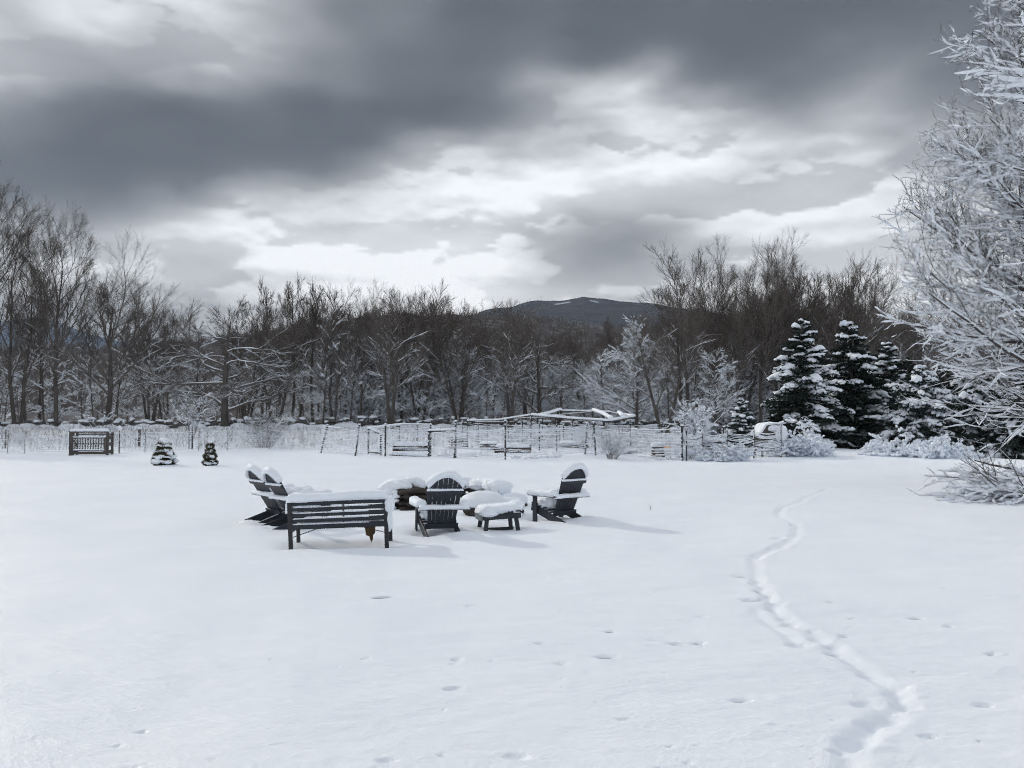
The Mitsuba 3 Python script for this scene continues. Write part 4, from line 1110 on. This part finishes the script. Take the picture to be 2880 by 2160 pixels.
for (x, y), top in [((-0.17, 42.3), 1.76), ((0.92, 42), 1.95), ((2.15, 41.3), 1.83), ((4.51, 40), 1.66), ((5.68, 41.3), 1.86), ((-2.24, 43), 1.68), ((-1.81, 46), 1.62), ((-1.33, 46), 1.62), ((0.16, 48), 1.62), ((0.56, 46.5), 1.8), ((1.67, 47), 1.86), ((2.55, 46), 2.2), ((4.24, 45), 2.15), ((4.62, 42), 1.7)]:
    b = ground_at(x, y)
    white += post(key, b, [x, y, top], .026, 'post_green', 0, False, .35)
add(key + '__snow', join(white), 'snow', True)

# raised beds
rng = np.random.default_rng(48)


def bed(a, b, depth, h, lab, load=.16, logs=False):
    key = thing('raised_bed', lab, 'raised bed')
    a, b = np.array(a, float), np.array(b, float)
    d = unit(b - a)
    nrm = np.array([-d[1], d[0]]) * depth
    g = float(land(*(a + b) / 2)) - .02
    P = [np.r_[q, g] for q in (a, b, b + nrm, a + nrm)]
    for i, (p, q) in enumerate([(P[0], P[1]), (P[1], P[2]), (P[2], P[3]), (P[3], P[0])]):
        for k in range(2):
            add(key + '__board', bar(p + [0, 0, h * (.27 + .48 * k)], q + [0, 0, h * (.27 + .48 * k)], .045, h * .44), 'brown_wood')
    c0, c1 = (P[0] + P[3]) / 2, (P[1] + P[2]) / 2
    add(key + '__snow', join([drape([c0 + [0, 0, h], (c0 + c1) / 2 + [0, 0, h + .02], c1 + [0, 0, h]], depth + .16, load, seed=int(abs(a[0]) * 7), step=.07, across=11, amp=.03), drape([P[0] + [0, -.03, h * .5], P[1] + [0, -.03, h * .5]], .05, .035, seed=9, step=.06, amp=.01)]), 'snow', True)


bed((-5.73, 41.5), (-4.03, 41.5), 1.0, .27, 'snow topped raised bed behind the fallen log by the narrow gate')
bed((-1.56, 42), (-0.69, 42), 1.0, .30, 'raised bed under snow, left of the long low bed beneath the arbour')
bed((-0.79, 40), (0.84, 40), 1.1, .28, 'long low raised bed of dark boards beneath the left end of the arbour')
bed((2.47, 44), (3.91, 44), 1.1, .18, 'raised bed almost buried in snow beneath the middle of the arbour', .2)
bed((4.67, 39), (5.78, 40), .8, .14, 'sunken raised bed beside the right end post of the arbour', .16)
key = thing('log', 'fallen log capped with snow lying along the front of the garden netting', 'log')
a, b = (-5.49, 38.9, 0.13), (-3.67, 38, 0.07)
add(key + '__trunk', tubes([a, b], [.10, .10], 10), 'bark', 40)
add(key + '__snow', drape([np.array(a) + [0, 0, .05], np.array(b) + [0, 0, .06]], .27, .13, seed=14, step=.05, amp=.02), 'snow', True)
for (x, y), n, w, lab in [((-2.73, 43.5), 4, 1.05, 'stack of dark planks under a cap of snow behind the green gate'), ((6.35, 37.5), 4, .55, 'short stack of dark planks in the snow behind the last netting')]:
    key = thing('plank_stack', lab, 'planks')
    g = float(land(x, y))
    for k in range(n):
        add(key + '__plank', box(w * (1 - .05 * k), .35, .07, (x + .04 * math.sin(k * 3), y, g + .08 + .125 * k), rz=.05 * math.sin(k * 5)), 'brown_wood')
        add(key + '__batten', box(.06, .34, .05, (x - w * .3, y, g + .14 + .125 * k)), 'brown_wood')
    add(key + '__snow', join([drape([(x - w / 2, y, g + .05 + .125 * n), (x + w / 2, y, g + .08 + .125 * n)], .5, .14, seed=5, step=.05, amp=.02)] + [drape([(x - w / 2, y - .17, g + .115 + .125 * k), (x + w / 2, y - .17, g + .115 + .125 * k)], .04, .03, seed=k, step=.05, amp=.006) for k in range(n)]), 'snow', True)
key = thing('bucket', 'pale bucket with an orange lid standing in the snow behind the netting', 'bucket')
b = ground_at(*(6.95, 38.5))
add(key + '__body', trimesh.creation.revolve(np.array([(0, 0), (.13, 0), (.155, .36), (.165, .36), (.165, .39), (0, .39)]), sections=20).apply_translation(b), 'white_plastic', 30)
add(key + '__lid', trimesh.creation.revolve(np.array([(0, .39), (.172, .385), (.172, .43), (.15, .445), (0, .445)]), sections=20).apply_translation(b), 'orange_plastic', 30)
add(key + '__snow', blob(b + [-.03, 0, .46], (.10, .11, .05), .15, 1.4, 3, 2), 'snow', True)

# grey bench and the woodpile behind the netting
key = thing('grey_bench', 'weathered grey bench with a solid tilted back and snow on its top edge', 'bench')
x, y = (9.20, 40.5)
g = float(land(x, y))
at = place(x, y, g, -6)
k = add(key + '__back_panel', box(.92, .04, .46, (0, .06, 1.03), rx=-.22, ry=.10), 'grey_panel', at=at)
add(key + '__top_rail', box(1.0, .06, .06, (0.01, .115, 1.28), ry=.10), 'paint', at=at)
add(key + '__bottom_rail', box(.98, .06, .07, (0, 0, .76), ry=.10), 'paint', at=at)
for s in (-1, 1):
    add(key + '__back_post', bar((s * .48, -.10, -.1), (s * .48, .13, 1.29 - s * .05), .06, .05, (0, 1, 0)), 'paint', at=at)
    add(key + '__leg', bar((s * .46, -.55, -.1), (s * .46, -.5, .62), .06, .05, (0, 1, 0)), 'paint', at=at)
for i in range(3):
    add(key + '__seat_slat', box(1.0, .13, .03, (0, -.12 - .17 * i, .62)), 'worn_paint', at=at)
add(key + '__snow', join([drape([(-.52, .12, 1.34), (.53, .12, 1.24)], .17, .12, seed=4, step=.04, amp=.015), drape([(-.52, -.28, .64), (.52, -.28, .64)], .52, .13, seed=6, step=.05, amp=.02)]), 'snow', True, at)
key = thing('woodpile', 'reddish brown pile of split firewood flecked with snow under the grey bench', 'firewood')
rng = np.random.default_rng(50)
white = []
logs = [mikit.ply(wobble(trimesh.creation.cylinder(1.0, 1.0, sections=9), .06, 2, k), 'brown_wood', 30) for k in range(3)]
for row in range(4):
    for c in range(9 - row % 2):
        px_, pz = x - .56 + .155 * c + .08 * (row % 2), g + .07 + .135 * row
        r = .062 + .016 * rng.random()
        lx = px_ + rng.normal() * .01
        yy = y - .95 + rng.normal() * .03
        add(key + '__log', logs[rng.integers(3)], None, at=T().translate([lx, yy, pz]).rotate([0, 0, 1], rng.normal() * 6).rotate([1, 0, 0], 90).scale([r * 1.15, r, .45]))
        if rng.random() < .6:
            white.append(blob((lx, yy - .2, pz + r * .9), (r * 1.2, .06, r * .5), .2, 1.5, c, 1))
white.append(drape([(x - .7, y - .93, g + .60), (x + .7, y - .93, g + .58)], .5, .12, seed=7, step=.05, amp=.03))
add(key + '__snow', join(white), 'snow', True)

# low shelter and the bent shrub beside it
key = thing('shelter', 'small low shelter with a snow covered sloping roof at the garden corner', 'shelter')
x, y = (11.47, 38.4)
g = float(land(x, y))
at = place(x, y, g, 8)
for sx in (-1, 1):
    for sy in (-1, 1):
        add(key + '__post', box(.07, .07, 1.05, (sx * .5, sy * .38, .40)), 'old_wood', at=at)
add(key + '__back_board', box(1.0, .04, .55, (0, .42, .66)), 'burlap', at=at)
pr = trimesh.creation.extrude_polygon(Polygon([(-.62, .88), (-.28, 1.36), (.30, 1.40), (.62, .90)]), .98, engine='earcut')
pr.vertices = np.stack([pr.vertices[:, 0], pr.vertices[:, 2] - .49, pr.vertices[:, 1]], 1)
add(key + '__roof', trimesh.Trimesh(pr.vertices, pr.faces[:, ::-1], process=False), 'old_wood', at=at)
add(key + '__snow', join([drape([(-.66, 0, .92), (-.32, 0, 1.38), (.05, 0, 1.43), (.34, 0, 1.41), (.68, 0, .9)], 1.06, .11, side=(0, 1, 0), seed=5, step=.04, amp=.02), blob((.36, -.46, 1.02), (.30, .14, .38), .22, 2.2, 5, 3), blob((.0, -.5, 1.24), (.28, .08, .14), .3, 2.4, 8, 3)]), 'snow', True, at)


def shrub(kind, x, y, n, H, spread, seed, label, size=.02, lift=-.06, dense=(6, 5), r=.011, bs='grey_twig', cover=.95, lump=.45, group=None, cat='shrub', wood='branches', z=None, sides=4, ang=.7):
    g = np.random.default_rng(seed)
    a = np.arange(n) * 2.4 + g.random(n)
    rad = np.sqrt(g.random(n))
    st = np.stack([np.cos(a) * rad * spread * .25, np.sin(a) * rad * spread * .25, np.full(n, -.1)], -1)
    d = unit(np.stack([np.cos(a) * rad * spread / H * .9, np.sin(a) * rad * spread / H * .9, np.ones(n)], -1))
    L1 = run(st, d, H * (1.15 + .3 * g.random(n)), np.full(n, r), np.full(n, r * .5), 9, .09, lift, g)
    L1.P[..., 2] = np.maximum(L1.P[..., 2], .03 - .13 * (np.arange(9) == 0)[None])
    L2 = sprout(L1, dense[0], .15, 1, ang, .38, g, 5, .12, lift * .7, .7, .6, r * .55)
    L3 = sprout(L2, dense[1], .1, 1, ang, .5, g, 4, .14, lift * .5, .8, .6, r * .45)
    for L in (L2, L3):
        L.P[..., 2] = np.maximum(L.P[..., 2], .02)
    key = thing(kind, label, cat, group)
    at = place(x, y, float(land(x, y)) if z is None else z)
    add(key + '__' + wood, join([tubes(L.P, L.R, 3 if i else 4) for i, L in enumerate((L1, L2, L3))]), bs, True, at)
    add(key + '__snow', join([snow_on(L, size * f, g, 99, 1, cover, sides, lump, grow=.2) for L, f in ((L1, 1.1), (L2, 1), (L3, .8))]), 'snow', True, at)
    return key


shrub('shrub', *(12.83, 38.8), 46, 1.15, 1.2, 7, 'bushy shrub bowed down by thick snow right of the low shelter', .045, -.14, (7, 5), cover=.85, lump=.5)
shrub('shrub', *(17.51, 39.3), 42, .95, 1.9, 8, 'mounded low shrub under snow in front of the drooping spruces', .06, -.13, (7, 5), cover=.9, lump=.5)
shrub('shrub', *(18.98, 37.8), 30, .85, 1.2, 9, 'rounded shrub buried in snow right of the mounded low shrub', .065, -.13, (6, 5), cover=.95, lump=.5)
shrub('shrub', *(9.07, 36), 34, .75, 1.0, 10, 'frosted shrub pressed against the wavy white netting', .028, -.05, (6, 5))
shrub('shrub', *(8.41, 35.7), 30, .5, .9, 16, 'low tangle of snowy stems at the foot of the wavy netting', .03, -.06, (6, 4))
shrub('shrub', *(7.85, 37.6), 16, 1.75, .55, 11, 'tall narrow frosted shrub left of the grey bench', .026, -.01, (9, 6))
shrub('shrub', *(7.49, 36.6), 16, .7, .7, 12, 'low frosted shrub at the foot of the last dark stake', .03, -.04, (6, 5))
shrub('caged_shrub', *(4.26, 36.6), 26, .95, .62, 13, 'pale frosted shrub inside a ring of thin stakes in front of the arbour', .016, -.01, (6, 4))
rng = np.random.default_rng(51)
BUSHES = ['frosted bush beneath the right end of the arbour roof', 'frosted bush behind the caged shrub, left of its stakes', 'frosted bush just right of the arbour end post', 'frosted bush behind the dark plank stack near the bucket', 'wide frosted bush behind the long low raised bed', 'low frosted bush beneath the left half of the arbour',
          'small frosted bush before the bed nearly buried in snow', 'frosted bush behind the bucket with the orange lid', 'frosted bush at the back left corner post of the arbour', 'knee high frosted bush beside the sunken raised bed']
for i, ((x, y), n, H, sp) in enumerate([((5.42, 43), 16, .95, .9), ((4.55, 44), 14, .85, .8), ((6.25, 42), 16, .9, .9), ((6.86, 41), 14, .8, .9), ((0.74, 45), 16, .75, 1.0), ((1.82, 44), 14, .6, .9), ((3.55, 43), 12, .8, .7), ((7.36, 40.5), 14, .8, .8), ((0.19, 47), 12, .7, .9), ((5.45, 40), 12, .5, .9)]):
    shrub('berry_bush', x, y, n, H, sp, 60 + i, BUSHES[i], .014, .0, (5, 4), .008, 'grey_twig', .9, .4, 'frosted bushes inside the garden fence', 'bush')
DEAD = ['curved bare stems rising behind the fallen log', 'dead stems at the foot of the stake left of the long low raised bed', 'snowed over weeds before the middle of the arbour', 'tuft of dead stems right of the stake in front of the long low bed', 'dead stems between the caged shrub and the last dark stake', 'flattened dead stems beside the green gate']
for i, ((x, y), n, H, sp) in enumerate([((-4.46, 41.5), 5, .8, .6), ((-1.51, 38.5), 9, .35, .8), ((1.76, 37), 12, .3, 1.2), ((0.60, 36.6), 10, .30, 1.2), ((6.40, 36), 10, .30, .9), ((-3.00, 38.2), 8, .3, .5)]):
    shrub('dead_plant', x, y, n, H, sp, 80 + i, DEAD[i], .016, -.02, (4, 3), .007, 'twig', .8, .4, 'dead plants along the garden edge', 'plant')

# young fruit trees and bushes by the fence
shrub('bush', *(-12.84, 44.5), 40, 1.5, 1.25, 14, 'round pale frosted bush in front of the stone wall left of the garden', .010, .02, (7, 5), .009, 'grey_twig', .9, .35, None, 'bush', ang=.45)
for (x, y), H, seed, lab in [((-16.16, 43.5), 2.35, 15, 'frosted young fruit tree with a dark wrapped trunk left of the round bush')]:
    key = shrub('fruit_tree', x, y, 7, H * .62, .75, seed, lab, .016, .04, (9, 6), .014, 'grey_twig', .95, .4, None, 'tree', z=float(land(x, y)) + .85, ang=.6)
    b = ground_at(x, y)
    add(key + '__trunk', tubes([b - [0, 0, .1], b + [0, 0, .95]], [.045, .03], 7), 'post_green')
    add(key + '__stake', tubes([b + [-.28, .3, -.1], b + [-.28, .3, .75]], [.025, .025], 6), 'post_green')
shrub('fallen_branch', *(-24.22, 50), 7, 1.5, 2.2, 17, 'snow covered broken branch propped on the wall behind the slatted bin', .022, -.02, (6, 4), .018, 'grey_twig', .95, .4, None, 'branch', 'twigs')

# slatted wooden bin on the left
key = thing('slatted_bin', 'dark wooden frame with upright slats and a snow covered top rail on the left', 'bin')
x, y = (-19.34, 39.4)
g = float(land(x, y))
at = place(x, y, g, 3)
for s, w in ((-1, .17), (1, .10)):
    add(key + '__post', box(w, w, 1.35, (s * .80, 0, .45)), 'old_wood', at=at)
    add(key + '__post', box(.09, .09, 1.25, (s * .80, .55, .42)), 'old_wood', at=at)
    for z in (.15, .5, .8):
        add(key + '__side_board', box(.03, .5, .16, (s * .80, .28, z)), 'old_wood', at=at)
for z, h in ((1.06, .075), (.80, .05), (.10, .09), (.22, .05)):
    add(key + '__rail', box(1.52, .05, h, (0, -.03, z)), 'old_wood', at=at)
for z in (.95, .5, .12):
    add(key + '__rail', box(1.52, .04, .06, (0, .56, z)), 'old_wood', at=at)
for i in range(11):
    add(key + '__slat', box(.062, .025, .60, (-.64 + .118 * i, -.065, .50)), 'old_wood', at=at)
add(key + '__slat', box(.10, .03, .66, (.70, -.065, .50)), 'old_wood', at=at)
rng = np.random.default_rng(52)
white = [drape([(-.88, .0, 1.10), (.86, .0, 1.10)], .20, .13, seed=5, step=.04, amp=.02), drape([(-.74, -.05, .825), (.74, -.05, .825)], .08, .05, seed=6, step=.04, amp=.01), drape([(-.7, -.07, .24), (.7, -.07, .24)], .07, .06, seed=7, step=.04, amp=.01)]
for i in range(11):
    for z in np.arange(.28, .8, .075):
        if rng.random() < .8:
            white.append(blob((-.64 + .118 * i - .02, -.085, z), (.026, .012, .022), .2, 1.5, i, 1))
add(key + '__snow', join(white), 'snow', True, at)

# clipped evergreens on the lawn
for (x, y), H, R, tiers, seed, lab in [((-13.05, 32.3), 1.03, .44, [(.08, .40, .30), (.26, .37, .28), (.50, .24, .24), (.70, .21, .22)], 3, 'plump cone shaped evergreen capped with snow on the lawn'), ((-11.29, 32.2), .93, .26, [(.10, .24, .18), (.36, .20, .16), (.58, .14, .12), (.78, .09, .12)], 5, 'slim clipped evergreen of stacked rounds, smaller of the two on the lawn')]:
    g = np.random.default_rng(seed)
    key = thing('clipped_evergreen', lab, 'evergreen')
    at = place(x, y, float(land(x, y)) - .03)
    n = 1500
    k = g.integers(len(tiers), size=n)
    tz, tr, th = (np.array(tiers)[k, i] * (H if i != 1 else 1) for i in range(3))
    d = unit(g.normal(size=(n, 3)) * [1, 1, .8])
    p = np.stack([d[:, 0] * tr, d[:, 1] * tr, tz + th * .45 + d[:, 2] * th * .62], -1) * 1.0
    q = p + unit(d + g.normal(size=(n, 3)) * .35 + [0, 0, .2]) * (.05 + .05 * g.random(n))[:, None]
    inner = p * np.array([.86, .86, 1])
    spikes = tubes(np.stack([inner, q], 1), np.stack([np.full(n, .022), np.full(n, .005)], 1), 3)
    core = [blob((0, 0, z * H + h * H * .45), (r * .9, r * .9, h * H * .62), .12, 2, seed, 3) for z, r, h in tiers]
    add(key + '__foliage', join([spikes] + core), 'cedar', False, at)
    white = []
    for z, r, h in tiers:
        for j in range(22 if r > .2 else 14):
            a = j * 2.4 + seed + z * 9
            rr = r * (.55 + .42 * g.random())
            white.append(blob((rr * math.cos(a), rr * math.sin(a), z * H + h * H * (.25 + .70 * g.random() * (1.3 - rr / r))), (r * (.14 + .30 * g.random()) + .02, r * (.14 + .26 * g.random()) + .02, .03 + .045 * g.random()), .34, 2.2, j + seed, 2))
    white.append(blob((0, 0, H * .97), (tiers[-1][1] * .85, tiers[-1][1] * .85, .10), .15, 1.5, 3, 3))
    if R > .3:
        white += [blob((.02, 0, H * .88), (.21, .20, .12), .14, 1.6, 4, 3), blob((.27, -.15, .50), (.12, .11, .09), .15, 1.6, 5, 3), blob((-.16, -.32, .25), (.15, .1, .07), .2, 1.6, 6, 3)]
    add(key + '__snow', join(white), 'snow', True, at)

# the brush pile at the right edge
g = np.random.default_rng(62)
key = thing('brush_pile', 'heap of cut branches crusted with snow at the right edge of the lawn', 'brush pile')
x, y = (10.79, 18.8)
z0 = float(land(x, y))
n = 120
a = PI + g.normal(size=n) * .55 + (g.random(n) < .3) * PI * g.random(n)
st = np.stack([g.normal(size=n) * .55 + .35, g.normal(size=n) * .45, .04 + .5 * g.random(n) ** 1.4 * np.exp(-((np.arange(n) % 7) / 9.0))], -1)
d = unit(np.stack([np.cos(a), np.sin(a) * .5, .02 + .22 * g.normal(size=n)], -1))
L1 = run(st, d, .5 + .95 * g.random(n), .010 + .012 * g.random(n), np.full(n, .007), 8, .07, -.035, g)
up = 9
L0 = run(np.stack([.1 + .5 * g.normal(size=up), .3 * g.normal(size=up), np.full(up, .35)], -1), unit(np.stack([-.9 + .6 * g.normal(size=up), .3 * g.normal(size=up), .7 + .4 * g.random(up)], -1)), .7 + .5 * g.random(up), np.full(up, .013), np.full(up, .006), 8, .08, .0, g)
L2 = sprout(L1, 4, .2, 1, .6, .42, g, 5, .12, .0, .7, .6, .006)
L3 = sprout(L0, 4, .2, 1, .6, .42, g, 5, .12, .02, .7, .6, .005)
for L in (L1, L2):
    L.P[..., 2] = np.maximum(L.P[..., 2], .02 + .02 * g.random(L.R.shape))
at = place(x, y, z0)
big = tubes([[.9, .1, .62], [.2, 0, .66], [-.35, -.05, .76], [-.75, -.1, .86]], [.028, .024, .02, .012], 6)
add(key + '__branches', join([tubes(L1.P, L1.R, 5), tubes(L0.P, L0.R, 5), tubes(L2.P, L2.R, 3), tubes(L3.P, L3.R, 3), big]), 'grey_twig', True, at)
add(key + '__snow', join([snow_on(L1, .021, g, 99, 1, .9, 6, .5), snow_on(L2, .014, g, 99, 1, .8, 5, .5), snow_on(L3, .010, g, 99, 1, .6, 4), snow_on(L0, .012, g, 99, 1, .7, 4)] + [blob((.5, .1, .18), (.6, .45, .22), .2, 1.6, 4, 3)]), 'snow', True, at)

# dead weeds standing in the rough strip before the wall
g = np.random.default_rng(71)
n = 7000
wy = 43 + 22 * g.random(n)
wx = wy * (-.62 + .85 * g.random(n))
wz = land(wx, wy)
st = np.stack([wx, wy, wz - .05], -1)
L1 = run(st, unit(np.stack([g.normal(size=n) * .3, g.normal(size=n) * .3, np.ones(n)], -1)), .18 + .45 * g.random(n) ** 2, np.full(n, .007), np.full(n, .005), 2, .2, -.05, g)
scene['weeds'] = mikit.ply(tubes(L1.P, L1.R, 3), 'twig')
tag('weeds', 'dead weeds poking through the shaded snow before the wall', 'weeds', kind='stuff')

# the air
scene['air'] = {'type': 'homogeneous', 'albedo': {'type': 'rgb', 'value': [0.93, 0.95, 0.97]}, 'sigma_t': {'type': 'rgb', 'value': [3.2e-5, 4.0e-5, 5.2e-5]}}
scene['haze'] = {'type': 'cube', 'to_world': T().translate([0, 3200, 315]).scale([5000, 3800, 385]), 'bsdf': {'type': 'null'}, 'interior': {'type': 'ref', 'id': 'air'}}
tag('haze', 'thin winter haze over the valley', kind='stuff')
scene['camera']['medium'] = {'type': 'ref', 'id': 'air'}
